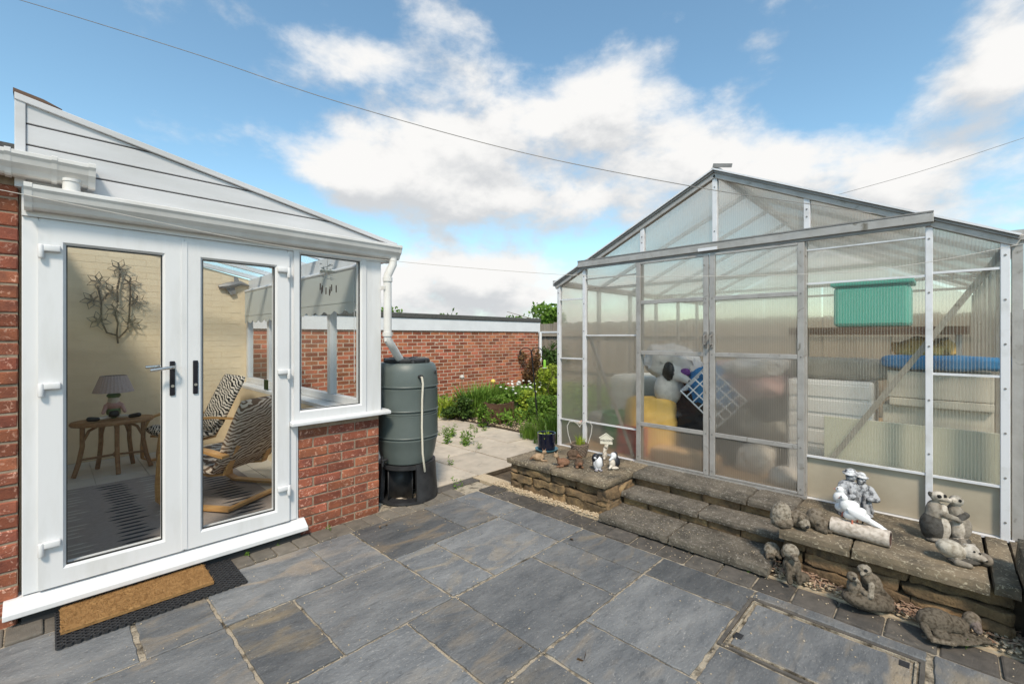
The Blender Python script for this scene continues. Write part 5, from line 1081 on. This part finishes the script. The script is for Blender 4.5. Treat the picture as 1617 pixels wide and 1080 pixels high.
gt_ = thing('green_tub', 'green plastic tub behind the left greenhouse panes', 'tub', (4.4, 2.55, ZF)); MB().lathe([(0, 0), (.17, 0), (.21, .34), (.22, .35), (.22, .37), (.2, .37), (.16, .03), (0, .03)], 28, close=False).build('body', 'green_plastic', gt_, smooth=True)
for k in (-1, 1): MB().tube([(0, k * .21, .3), (0, k * .25, .31), (.05, k * .25, .31), (.05, k * .21, .3)], .01, 6).build('handle', 'green_plastic', gt_)
for i, (nm, lab, x, y, z, rx, ry, rz, mt_, pw) in enumerate((
    ('cardboard_box', 'brown cardboard box in the heap behind the right greenhouse door', 5.0, 1.25, .62, .2, .26, .33, 'tan_board', 12),
    ('duvet_bag', 'white duvet bag heaped at the back of the greenhouse', 5.3, 1.7, .95, .3, .4, .22, 'white_cloth', 2.6),
    ('black_sack', 'black sack leaning on the duvet bag', 5.25, 2.1, .6, .25, .3, .3, 'black_cloth', 2.8),
    ('striped_bundle', 'grey blanket bundle on the cardboard box', 4.95, 1.2, 1.08, .2, .3, .12, 'grey_cloth', 2.6),
    ('dark_blanket', 'dark blanket spilling over the grey bag', 4.42, 1.0, .86, .1, .24, .1, 'black_cloth', 2.4),
    ('white_pillow', 'white pillow on the dusty pink bag', 4.55, 1.22, 1.2, .2, .26, .09, 'white_cloth', 2.4),
    ('purple_cloth', 'purple cloth among the soft toys', 4.36, 1.83, 1.15, .035, .04, .035, 'purple_cloth', 2.2),
    ('paint_tin', 'grey lidded tub on the floor behind the left panes', 4.5, 2.85, .45, .14, .14, .16, 'grey_cloth', 6),
    ('pale_box', 'pale box standing in the far left corner of the greenhouse', 5.0, 2.6, .65, .25, .3, .36, 'old_white_wood', 12),
    ('yellow_bag', 'ochre bag lying on top of the white chest', 4.75, .1, 1.4, .16, .22, .06, 'yellow_cloth', 2.5))):
    soft(nm, lab, 'box' if 'box' in nm else 'bundle', (x, y, z), (rx, ry, rz), mt_, (0, 0, .15 * i), pw, .05 if pw < 5 else .003, 30 + i) if nm != 'purple_cloth' else soft(nm, lab, 'bundle', (x, y, z), (rx, ry, rz), mt_, (0, 0, 0), pw, .012, 30 + i)
rb_ = thing('red_box', 'dull red crate on the floor behind the left greenhouse panes', 'crate', (4.22, 2.3, ZF), .1)
for k in range(3): bx('slat', 'red_plastic', -.12, .12, -.15, .15, k * .1, k * .1 + .09, rb_, bevel=.006)
soft('tan_cushion', 'tan cushion lying under the yellow tufted cushion', 'cushion', (4.16, 1.75, ZF + .07), (.09, .3, .07), 'tan_board', (0, 0, 0), 5, .01, 14)
o = MB().tube([(GXF - .0 + .05, -.43, .1), (GXF + .05, -.43, 2.15)], .022, 12).build('white_pole', 'alu_white', smooth=True); tag(o, 'white metal pole beside the greenhouse corner', 'pole')
# ================================================================== WIRES
def wire(name, label, pts, r): o = MB().tube(pts, r, 6).build(name, 'wire_white' if 'clothes' in name else 'alu_dark'); return tag(o, label, 'cable')
def spline(ps, n=10):
    out = []
    for i in range(len(ps) - 1):
        p0, p1, p2, p3 = ps[max(i - 1, 0)], ps[i], ps[i + 1], ps[min(i + 2, len(ps) - 1)]
        for k in range(n): t = k / n; out.append(.5 * ((2 * p1) + (p2 - p0) * t + (2 * p0 - 5 * p1 + 4 * p2 - p3) * t * t + (3 * p1 - p0 - 3 * p2 + p3) * t ** 3))
    return out + [ps[-1]]
wire('overhead_cable', 'thin dark overhead cable sagging from the house to the greenhouse', spline([at_depth(*p) for p in ((-60, -22, 3.6), (30, 0, 3.6), (300, 83, 3.5), (530, 160, 3.4), (820, 240, 3.35), (1095, 295, 3.3), (1275, 322, 3.2), (1480, 352, 2.9))]), .003)
wire('clothes_line', 'pale clothes line strung in front of the conservatory and greenhouse', spline([at_depth(*p) for p in ((-30, 294, 2.2), (150, 330, 2.3), (420, 385, 2.7), (620, 412, 3.1), (860, 432, 3.3), (1010, 437, 3.2), (1300, 432, 2.8), (1460, 415, 2.6), (1640, 380, 2.4))]), .0017)
wire('overhead_cable', 'thin dark overhead cable rising beyond the greenhouse roof', spline([at_depth(*p) for p in ((1300, 314, 9), (1450, 272, 8.5), (1617, 218, 8), (1700, 190, 8))]), .004)
# ================================================================== POTS AND ORNAMENTS ON THE LEFT WALL
ZW = .3
def base(px, py, z=ZW): return on_z(px, py, z)
p = base(866, 714); pot = thing('plant_pot', 'glossy black plant pot with green shoots standing on the coping', 'plant pot', (p.x + .03, p.y + .05, ZW + .012))
MB().lathe([(0, 0), (.078, 0), (.088, .01), (.094, .17), (.096, .18), (.088, .18), (.085, .16), (0, .155)], 36, close=False).build('pot', 'pot_black', pot, smooth=True)
MB().lathe([(0, .156), (.084, .158)], 24, close=False).build('moss', 'leaf_lime', pot)
for k in range(3): MB().tube([(.01 * k, 0, .15), (-.01 - .01 * k, 0, .25), (-.035 + .03 * k, 0, .33 - .05 * k)], [.005, .004, .001], 6).build('shoot', 'stem_green', pot)
link('leaves', leaves_mesh('leaves', 'leaf_lime', [(random.uniform(-.06, .06), random.uniform(-.06, .06), .155) for _ in range(60)], .04, 3, up=.1), pot)
sc0 = thing('pot_saucer', 'shallow blue glazed saucer under the black plant pot', 'saucer', (p.x + .03, p.y + .05, ZW)); MB().lathe([(0, 0), (.09, 0), (.118, .02), (.122, .03), (.114, .03), (.09, .01), (0, .01)], 36, close=False).build('dish', 'saucer_blue', sc0, smooth=True)
p = base(919, 722); bk = thing('heart_basket', 'wicker basket with a heart-shaped wire handle and a small plant', 'basket', (p.x + .03, p.y + .05, ZW), VR)
n = 28; b = MB()
for k in range(9):
    z = .008 + k * .014; r = .06 + .028 * k / 8; pts = [((r + .004 * (1 if (i + k) % 2 else -1)) * math.cos(2 * PI * i / n), (r + .004 * (1 if (i + k) % 2 else -1)) * math.sin(2 * PI * i / n), z) for i in range(n + 1)]
    b.tube(pts, .007, 5)
b.build('weave', 'wicker', bk); MB().lathe([(0, 0), (.058, 0), (.083, .12), (0, .11)], 24, close=False).build('liner', 'soil', bk)
hp = [(-.085, 0, .12), (-.115, 0, .22), (-.125, 0, .3), (-.1, 0, .345), (-.055, 0, .345), (-.015, 0, .315), (0, 0, .29)]
for s_ in (1, -1): MB().tube([(s_ * q[0], q[1], q[2]) for q in hp], .004, 6).build('heart_handle', 'wire_white', bk, smooth=True)
sculpt('small_bird', [('e', (0, 0, .33), (.022, .014, .018), (0, 20, 0), (.42, .36, .3)), ('e', (.018, 0, .348), (.011, .01, .011), (0, 0, 0), (.5, .3, .27)), ('c', (-.018, 0, .33), (-.045, 0, .335), .008, .004, (.4, .36, .3))], .003, 'statue_clean', bk)
link('plant', blades_mesh('plant', 'leaf_lime', 50, .13, .06, 55, .006), bk).location = (0, 0, .11)
brn, dbr, fawn = (.22, .12, .075), (.12, .08, .055), (.4, .28, .18)
def orn(name, label, px, py, z, prims, voxel, mt='statue', smooth=3, rot=0, rough=0, scale=1, cat='ornament'):
    p = base(px, py, z); o = sculpt(name, prims, voxel * .68, mt, None, max(1, smooth - 1), (p.x, p.y, z), VR + math.radians(rot), rough); o.scale = (scale,) * 3
    return tag(o, label, cat)
E0 = (0, 0, 0)
orn('deer_ornament', 'small pale brown lying fawn ornament with raised ears by the blue saucer', 850, 727, ZW, [('e', (0, 0, .035), (.06, .035, .035), E0, fawn), ('c', (.04, 0, .045), (.055, -.01, .075), .018, .016, fawn), ('e', (.058, -.015, .085), (.022, .018, .018), E0, fawn), ('c', (.048, 0, .095), (.04, 0, .115), .006, .003, brn), ('c', (.066, 0, .095), (.074, 0, .115), .006, .003, brn), ('c', (.03, -.03, .01), (.08, -.045, .01), .01, .008, fawn), ('c', (-.05, 0, .03), (-.08, -.01, .02), .014, .006, brn)], .005)
orn('deer_ornament', 'glossy brown lying fawn ornament in front of the blue saucer', 888, 736, ZW, [('e', (.01, 0, .038), (.06, .04, .038), E0, brn), ('c', (-.03, 0, .05), (-.05, -.01, .09), .018, .015, brn), ('e', (-.06, -.018, .1), (.026, .018, .018), E0, fawn), ('c', (-.05, 0, .11), (-.045, 0, .135), .007, .003, fawn), ('c', (-.066, 0, .11), (-.075, 0, .132), .007, .003, fawn), ('c', (0, -.035, .01), (-.05, -.045, .01), .011, .009, brn)], .005)
orn('hedgehog_ornament', 'dark brown hedgehog ornament next to the wicker basket', 905, 724, ZW, [('e', (0, 0, .045), (.06, .045, .045), E0, dbr), ('c', (.04, -.02, .035), (.075, -.035, .02), .022, .009, brn), ('e', (0, -.03, .01), (.05, .02, .012), E0, dbr)], .005, rough=.006)
orn('hedgehog_ornament', 'small round hedgehog ornament in front of the wicker basket', 914, 738, ZW, [('e', (0, 0, .04), (.042, .04, .042), E0, dbr), ('e', (.005, -.03, .035), (.026, .02, .024), E0, brn), ('e', (.005, -.05, .03), (.008, .008, .007), E0, blk), ('e', (-.02, -.03, .01), (.014, .016, .01), E0, brn), ('e', (.03, -.03, .01), (.014, .016, .01), E0, brn)], .0045, rough=.005)
wht, navy = (.72, .73, .75), (.02, .022, .03)
orn('penguin_ornament', 'penguin ornament with dark head and white front, head bowed', 944, 742, ZW, [('e', (0, 0, .06), (.042, .038, .062), E0, wht), ('e', (-.012, .01, .095), (.04, .036, .05), (0, -15, 0), navy), ('e', (.004, -.022, .075), (.034, .026, .055), E0, wht), ('e', (-.02, -.015, .125), (.03, .028, .028), E0, navy), ('e', (-.03, -.036, .118), (.013, .01, .011), E0, wht), ('c', (.034, 0, .11), (.044, -.005, .04), .012, .008, navy), ('c', (-.036, 0, .1), (-.044, -.005, .05), .01, .006, navy), ('e', (-.02, -.035, .008), (.018, .022, .009), E0, (.3, .28, .3)), ('e', (.02, -.035, .008), (.018, .022, .009), E0, (.3, .28, .3))], .0045, 'statue_clean')
orn('badger_ornament', 'rounded dark-backed badger ornament curled beside the penguin', 969, 739, ZW, [('e', (.012, .01, .055), (.05, .042, .056), E0, navy), ('e', (-.02, -.025, .05), (.028, .026, .042), E0, crm), ('e', (-.006, -.012, .115), (.028, .028, .032), E0, wht), ('e', (.015, .008, .115), (.024, .026, .034), E0, navy), ('c', (-.02, -.03, .1), (-.045, -.04, .085), .014, .008, wht), ('c', (-.03, -.04, .03), (-.05, -.055, .015), .014, .01, crm), ('e', (.0, -.035, .012), (.04, .02, .012), E0, crm)], .0045, 'statue_clean')
p = base(959, 726); wel = thing('welcome_meerkat', 'cream standing meerkat ornament holding up a house-shaped welcome sign', 'ornament', (p.x + .02, p.y + .03, ZW), VR)
sculpt('meerkat', [('e', (-.01, 0, .04), (.026, .024, .04), E0, crm), ('e', (-.008, 0, .085), (.02, .018, .035), E0, crm), ('e', (.0, -.008, .125), (.018, .018, .018), E0, (.55, .5, .42)), ('c', (0, -.015, .122), (.006, -.03, .118), .009, .005, crm), ('c', (-.012, -.01, .095), (-.03, -.02, .06), .008, .006, crm), ('c', (.01, -.005, .1), (.02, -.01, .14), .008, .006, crm), ('e', (-.02, -.02, .008), (.014, .02, .009), E0, crm), ('c', (-.02, .01, .02), (-.05, .0, .01), .009, .005, crm)], .0045, 'statue', wel)
MB().prism([(-.055, .15), (.065, .14), (.065, .2), (.068, .2), (.005, .243), (-.058, .21), (-.055, .21)], 'y', -.004, .008).build('sign_board', 'hose', wel); MB().beam((-.066, .0, .206), (.005, .0, .25), .02, .006, up=(0, 0, 1)).build('sign_roof', 'hose', wel); MB().beam((.005, .0, .25), (.076, .0, .196), .02, .006, up=(0, 0, 1)).build('sign_roof', 'hose', wel)
cu = bpy.data.curves.new('lettering', 'FONT'); cu.body = 'WELCOME'; cu.size = .026; cu.align_x = 'CENTER'; cu.extrude = .0008; tx = bpy.data.objects.new('lettering', cu); COL.objects.link(tx)
dg = bpy.context.evaluated_depsgraph_get(); dg.update(); tm = bpy.data.meshes.new_from_object(tx.evaluated_get(dg)); bpy.data.objects.remove(tx); tm.materials.clear(); tm.materials.append(M['black_gloss'])
o = link('lettering', tm, wel, (.005, -.006, .172)); o.rotation_euler = (PI / 2, math.radians(4), 0)
# ================================================================== ORNAMENTS ON THE RIGHT WALL
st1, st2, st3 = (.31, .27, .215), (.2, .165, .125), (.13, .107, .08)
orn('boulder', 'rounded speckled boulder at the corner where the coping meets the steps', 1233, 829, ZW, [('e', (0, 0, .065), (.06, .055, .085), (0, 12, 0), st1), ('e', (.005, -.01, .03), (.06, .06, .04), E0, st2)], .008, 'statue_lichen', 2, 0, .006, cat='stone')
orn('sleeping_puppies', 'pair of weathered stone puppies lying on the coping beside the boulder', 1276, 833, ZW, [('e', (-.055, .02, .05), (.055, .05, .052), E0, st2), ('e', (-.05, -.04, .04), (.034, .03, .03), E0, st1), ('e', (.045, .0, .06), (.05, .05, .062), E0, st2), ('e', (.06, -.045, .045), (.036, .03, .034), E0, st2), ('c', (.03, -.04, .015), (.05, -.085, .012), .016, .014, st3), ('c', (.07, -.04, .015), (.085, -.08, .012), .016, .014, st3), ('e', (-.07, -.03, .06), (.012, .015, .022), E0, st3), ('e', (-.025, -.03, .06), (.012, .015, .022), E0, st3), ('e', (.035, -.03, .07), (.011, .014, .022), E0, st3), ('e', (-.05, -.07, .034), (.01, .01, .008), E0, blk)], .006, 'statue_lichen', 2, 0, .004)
lg, dg_ = (.4, .41, .43), (.12, .12, .125)
cpl = [('c', (-.05, 0, .02), (-.045, 0, .17), .062, .052, lg), ('e', (-.045, 0, .19), (.062, .045, .045), E0, lg), ('e', (-.035, -.01, .258), (.03, .03, .034), E0, (.42, .42, .43)), ('e', (-.035, -.008, .283), (.047, .047, .009), (8, -6, 0), (.62, .63, .65)), ('e', (-.035, -.006, .294), (.03, .03, .018), E0, (.62, .63, .65)),
       ('c', (.045, .005, .02), (.045, .005, .15), .066, .05, lg), ('e', (.045, .005, .17), (.055, .045, .045), E0, lg), ('e', (.035, -.008, .235), (.028, .028, .032), E0, (.45, .45, .46)), ('e', (.038, -.004, .258), (.044, .044, .009), (6, 8, 0), (.6, .61, .63)), ('e', (.038, -.002, .27), (.028, .028, .017), E0, (.6, .61, .63)),
       ('c', (-.1, -.01, .19), (-.105, -.05, .13), .022, .02, lg), ('c', (-.105, -.05, .13), (-.06, -.065, .14), .02, .016, lg), ('c', (.09, -.01, .17), (.1, -.055, .12), .026, .022, lg), ('c', (.1, -.055, .12), (.045, -.065, .125), .022, .016, lg), ('e', (.085, -.05, .125), (.03, .02, .03), E0, lg),
       ('e', (-.07, -.05, .012), (.05, .035, .014), E0, (.55, .56, .58)), ('e', (.03, -.05, .012), (.05, .035, .014), E0, lg), ('e', (-.038, -.04, .26), (.008, .007, .008), E0, lg), ('e', (.034, -.036, .236), (.007, .006, .007), E0, lg), ('e', (-.048, -.034, .267), (.005, .005, .004), E0, dg_), ('e', (-.026, -.034, .267), (.005, .005, .004), E0, dg_), ('e', (.025, -.032, .243), (.005, .005, .004), E0, dg_), ('e', (.045, -.032, .243), (.005, .005, .004), E0, dg_),
       ('c', (-.07, -.045, .18), (-.05, -.055, .05), .009, .009, (.3, .3, .31)), ('c', (-.025, -.05, .17), (-.02, -.06, .05), .009, .009, (.3, .3, .31)), ('c', (.02, -.05, .14), (.015, -.065, .03), .009, .009, (.3, .3, .31)), ('c', (.06, -.05, .1), (.07, -.062, .03), .009, .009, (.3, .3, .31))]
orn('couple_statue', 'grey stone couple in brimmed hats standing arm in arm on the coping', 1350, 812, ZW, cpl, .0048, 'statue_couple', 2, 0, .0025, 1.0, 'statue')
dv = thing('dove_pair', 'two white doves perched on a pale hollow log on the coping', 'statue', tuple(base(1358, 851)), VR - math.radians(48))
b = MB(); n = 20; prof = [(.05, -.14), (.052, -.1), (.049, .0), (.051, .1), (.049, .14), (.038, .14), (.037, .05)]
vs = [(z, r * math.cos(2 * PI * k / n), .046 + r * math.sin(2 * PI * k / n) * .92) for r, z in prof for k in range(n)]
b.add(vs, [(i * n + k, i * n + (k + 1) % n, (i + 1) * n + (k + 1) % n, (i + 1) * n + k) for i in range(len(prof) - 1) for k in range(n)] + [tuple(range(n)), tuple(6 * n + k for k in range(n))]); b.build('log', 'statue', dv, smooth=True)
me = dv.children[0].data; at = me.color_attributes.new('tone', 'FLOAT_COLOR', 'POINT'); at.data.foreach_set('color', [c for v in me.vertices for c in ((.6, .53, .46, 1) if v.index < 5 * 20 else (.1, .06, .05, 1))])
W1, W2 = (.8, .8, .8), (.75, .75, .76)
def dove(dx, dz, sc, flip, seedn):
    f_ = flip
    pr = [('e', (0, 0, .06), (.062, .032, .036), (0, -28 * f_, 0), W1), ('e', (-.045 * f_, 0, .1), (.03, .024, .036), (0, 20 * f_, 0), W1), ('e', (-.052 * f_, 0, .142), (.02, .018, .02), E0, W1), ('c', (-.068 * f_, 0, .14), (-.084 * f_, 0, .134), .005, .002, (.6, .2, .15)),
          ('c', (.04 * f_, 0, .045), (.12 * f_, 0, .01), .02, .014, W2), ('e', (.115 * f_, 0, .013), (.04, .022, .006), (0, 18 * f_, 0), W2), ('e', (.02 * f_, -.028, .06), (.06, .008, .022), (0, 22 * f_, 0), W2), ('e', (.02 * f_, .028, .06), (.06, .008, .022), (0, 22 * f_, 0), W2), ('e', (-.064 * f_, -.013, .148), (.004, .004, .004), E0, (.05, .04, .04)), ('c', (-.01, -.012, .035), (-.012, -.018, .0), .005, .006, (.6, .2, .13)), ('c', (.01, .012, .035), (.012, .018, .0), .005, .006, (.6, .2, .13))]
    o = sculpt('dove', pr, .0038, 'statue_clean', dv, 2); o.location = (dx, 0, dz); o.scale = (sc,) * 3; return o
dove(-.025, .084, 1.0, 1, 1).rotation_euler = (0, 0, math.radians(8)); o = dove(-.06, .1, 1.05, 1, 2); o.rotation_euler = (0, math.radians(12), math.radians(14)); o.location = (-.085, .045, .1)
mg, md, ml = (.27, .24, .2), (.085, .08, .072), (.52, .47, .4)
orn('meerkat_couple', 'two grey stone meerkats hugging nose to nose on the coping', 1492, 852, ZW, [('e', (-.065, 0, .075), (.062, .055, .085), (0, -8, 0), md), ('e', (-.04, -.028, .075), (.036, .032, .07), E0, ml), ('e', (-.06, 0, .15), (.042, .04, .075), (0, 4, 0), mg), ('e', (-.03, -.02, .15), (.024, .026, .06), E0, ml), ('e', (-.05, -.01, .248), (.034, .03, .03), E0, ml), ('c', (-.04, -.02, .24), (-.018, -.045, .236), .02, .011, ml),
     ('e', (.07, 0, .07), (.062, .055, .08), (0, 8, 0), mg), ('e', (.045, -.025, .07), (.034, .032, .06), E0, ml), ('e', (.058, 0, .14), (.04, .04, .07), (0, -6, 0), mg), ('e', (.055, -.008, .222), (.034, .03, .031), (0, -12, 0), (.4, .37, .32)), ('c', (.035, -.015, .225), (.0, -.03, .232), .02, .01, ml), ('c', (-.05, -.035, .16), (.03, -.055, .13), .018, .014, mg), ('c', (.085, -.03, .15), (.03, -.055, .14), .018, .014, md), ('e', (-.065, -.036, .256), (.009, .007, .009), E0, blk), ('e', (-.035, -.038, .258), (.009, .007, .009), E0, blk), ('e', (.05, -.037, .232), (.008, .006, .008), E0, blk), ('e', (-.014, -.05, .238), (.007, .006, .005), E0, blk), ('e', (-.083, 0, .258), (.01, .01, .014), E0, md), ('e', (.088, 0, .222), (.01, .01, .014), E0, md),
     ('c', (-.09, -.03, .012), (-.02, -.08, .012), .016, .01, mg), ('c', (.05, -.05, .012), (.02, -.08, .012), .018, .014, mg), ('e', (0, -.02, .01), (.12, .055, .012), E0, md)], .0055, 'statue', 2, 0, .0025, 1.05, 'statue')
orn('sleeping_otter', 'pale stone otter curled asleep on a rock at the coping edge', 1520, 889, ZW, [('e', (-.045, .02, .07), (.075, .055, .05), (0, 22, 0), (.47, .43, .36)), ('e', (.03, -.01, .07), (.045, .04, .042), (0, 25, 0), (.52, .48, .42)), ('c', (.04, -.03, .058), (.065, -.05, .045), .026, .015, (.5, .46, .4)), ('e', (.02, .0, .02), (.1, .05, .02), E0, md), ('c', (-.06, -.03, .02), (-.02, -.06, .015), .018, .014, mg), ('e', (.1, -.02, .03), (.032, .04, .034), E0, mg), ('e', (.018, -.045, .085), (.006, .005, .005), E0, blk), ('e', (.045, -.052, .078), (.006, .005, .005), E0, blk), ('e', (.068, -.062, .042), (.008, .006, .006), E0, blk), ('e', (-.005, -.01, .1), (.012, .008, .012), E0, mg), ('e', (.06, .0, .1), (.012, .008, .012), E0, mg)], .005, 'statue', 2, 0, .002, .95, 'statue')
# lower row on the ground before the wall
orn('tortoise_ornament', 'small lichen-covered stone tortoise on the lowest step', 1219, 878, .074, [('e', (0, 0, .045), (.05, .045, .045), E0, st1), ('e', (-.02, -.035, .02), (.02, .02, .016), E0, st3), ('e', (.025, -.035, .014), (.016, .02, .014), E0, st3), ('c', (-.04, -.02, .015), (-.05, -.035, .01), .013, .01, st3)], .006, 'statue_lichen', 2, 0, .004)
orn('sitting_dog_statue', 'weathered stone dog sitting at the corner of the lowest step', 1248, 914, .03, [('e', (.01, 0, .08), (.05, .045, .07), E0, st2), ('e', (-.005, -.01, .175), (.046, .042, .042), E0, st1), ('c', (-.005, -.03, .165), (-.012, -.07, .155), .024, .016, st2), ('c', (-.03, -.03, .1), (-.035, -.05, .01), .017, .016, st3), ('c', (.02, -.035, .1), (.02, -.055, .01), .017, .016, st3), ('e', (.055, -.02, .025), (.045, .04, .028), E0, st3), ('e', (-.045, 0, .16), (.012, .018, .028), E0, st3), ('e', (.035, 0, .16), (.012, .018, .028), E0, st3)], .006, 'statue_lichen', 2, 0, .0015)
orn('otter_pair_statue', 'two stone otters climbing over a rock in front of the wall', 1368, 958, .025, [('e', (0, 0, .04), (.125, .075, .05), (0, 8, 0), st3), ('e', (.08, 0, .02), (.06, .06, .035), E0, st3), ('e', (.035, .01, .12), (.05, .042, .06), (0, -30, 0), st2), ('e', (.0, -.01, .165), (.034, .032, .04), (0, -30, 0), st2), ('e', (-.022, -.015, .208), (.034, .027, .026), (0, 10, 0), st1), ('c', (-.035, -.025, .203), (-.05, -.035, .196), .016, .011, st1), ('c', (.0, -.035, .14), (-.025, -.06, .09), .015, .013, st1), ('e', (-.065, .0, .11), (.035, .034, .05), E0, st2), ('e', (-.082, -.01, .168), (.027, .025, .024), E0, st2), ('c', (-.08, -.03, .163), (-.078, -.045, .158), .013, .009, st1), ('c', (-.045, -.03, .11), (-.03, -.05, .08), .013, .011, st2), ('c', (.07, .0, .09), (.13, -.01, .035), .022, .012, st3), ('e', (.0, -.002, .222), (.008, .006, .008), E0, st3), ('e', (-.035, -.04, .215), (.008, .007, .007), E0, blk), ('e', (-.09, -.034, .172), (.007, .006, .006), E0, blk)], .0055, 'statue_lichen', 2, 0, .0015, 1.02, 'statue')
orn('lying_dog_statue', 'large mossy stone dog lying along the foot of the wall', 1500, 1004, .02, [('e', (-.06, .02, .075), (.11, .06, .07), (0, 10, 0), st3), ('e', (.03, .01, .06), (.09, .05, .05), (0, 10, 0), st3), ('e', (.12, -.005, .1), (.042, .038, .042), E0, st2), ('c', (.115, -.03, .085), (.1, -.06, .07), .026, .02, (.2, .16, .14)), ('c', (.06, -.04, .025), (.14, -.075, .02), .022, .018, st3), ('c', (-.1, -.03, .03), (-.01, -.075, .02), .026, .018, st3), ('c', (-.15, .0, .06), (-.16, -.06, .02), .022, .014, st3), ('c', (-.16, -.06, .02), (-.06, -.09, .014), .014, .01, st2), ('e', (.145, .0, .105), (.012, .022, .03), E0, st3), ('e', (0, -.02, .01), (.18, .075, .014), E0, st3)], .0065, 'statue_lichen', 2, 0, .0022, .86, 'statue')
tuft('leaf_clump', 'tall strappy leaf clump directly behind the wooden planter', 'plant', flat(P0(772, 648)), 'leaf_green', 380, .6, .25, 111, w=.02, lean=.5)
bush('shrub', 'yellow-green spreading plant between the planter and the shepherd crook', 'shrub', flat(P0(836, 660)), (.3, .3, .26), 'leaf_lime', 1500, .05, 112)
sp = []
for _ in range(700):
    if random.random() < .5: x, y = random.choice([a[0] for a in slates] + [a[1] for a in slates]) + random.gauss(0, .02), random.uniform(-.6, 3.25)
    else: x, y = random.uniform(0, 2.88), random.choice([2.03, 2.67, 1.37, .77, 3.25]) + random.gauss(0, .03)
    if 0 < x < 2.88: sp.append((x, y, .003))
sp += [(random.uniform(0, 2.88), random.uniform(0, 3.25), .003) for _ in range(160)] + [(random.uniform(2.92, 3.1), random.uniform(-.5, 3.2), .004) for _ in range(160)] + [(random.uniform(3.1, 3.3), random.uniform(.8, 1.95), .074) for _ in range(60)]
pebbles('grit', 'gravel', sp, .0018, .0045, 'fine sandy grit and crumbs scattered over the patio')
# fallen leaves and twigs on the patio
lf = [(612, 828, .02), (598, 833, .02), (922, 1044, .03), (108, 955, .02), (135, 962, .01), (1000, 838, .035), (1115, 875, .03), (900, 850, .03), (1015, 843, .02), (505, 838, .015), (820, 1025, .012), (1290, 850, .015)]
for i, (px, py, s_) in enumerate(lf):
    q = on_z(px, py, .006); o = link('fallen_leaf', leaves_mesh('fallen_leaf', 'leaf_brown', [(0, 0, 0), (.004, .004, .001)], s_ * 1.3, 300 + i, up=.05), None, (q.x, q.y, .006)); tag(o, 'small dead leaf lying on the paving', 'leaf', 'fallen leaves on the paving')
cy = S.cycles
cy.use_denoising = True; cy.max_bounces = 10; cy.transparent_max_bounces = 32; cy.diffuse_bounces = 4; cy.glossy_bounces = 4; cy.transmission_bounces = 8; cy.sample_clamp_indirect = 6; cy.caustics_reflective = False; cy.caustics_refractive = False
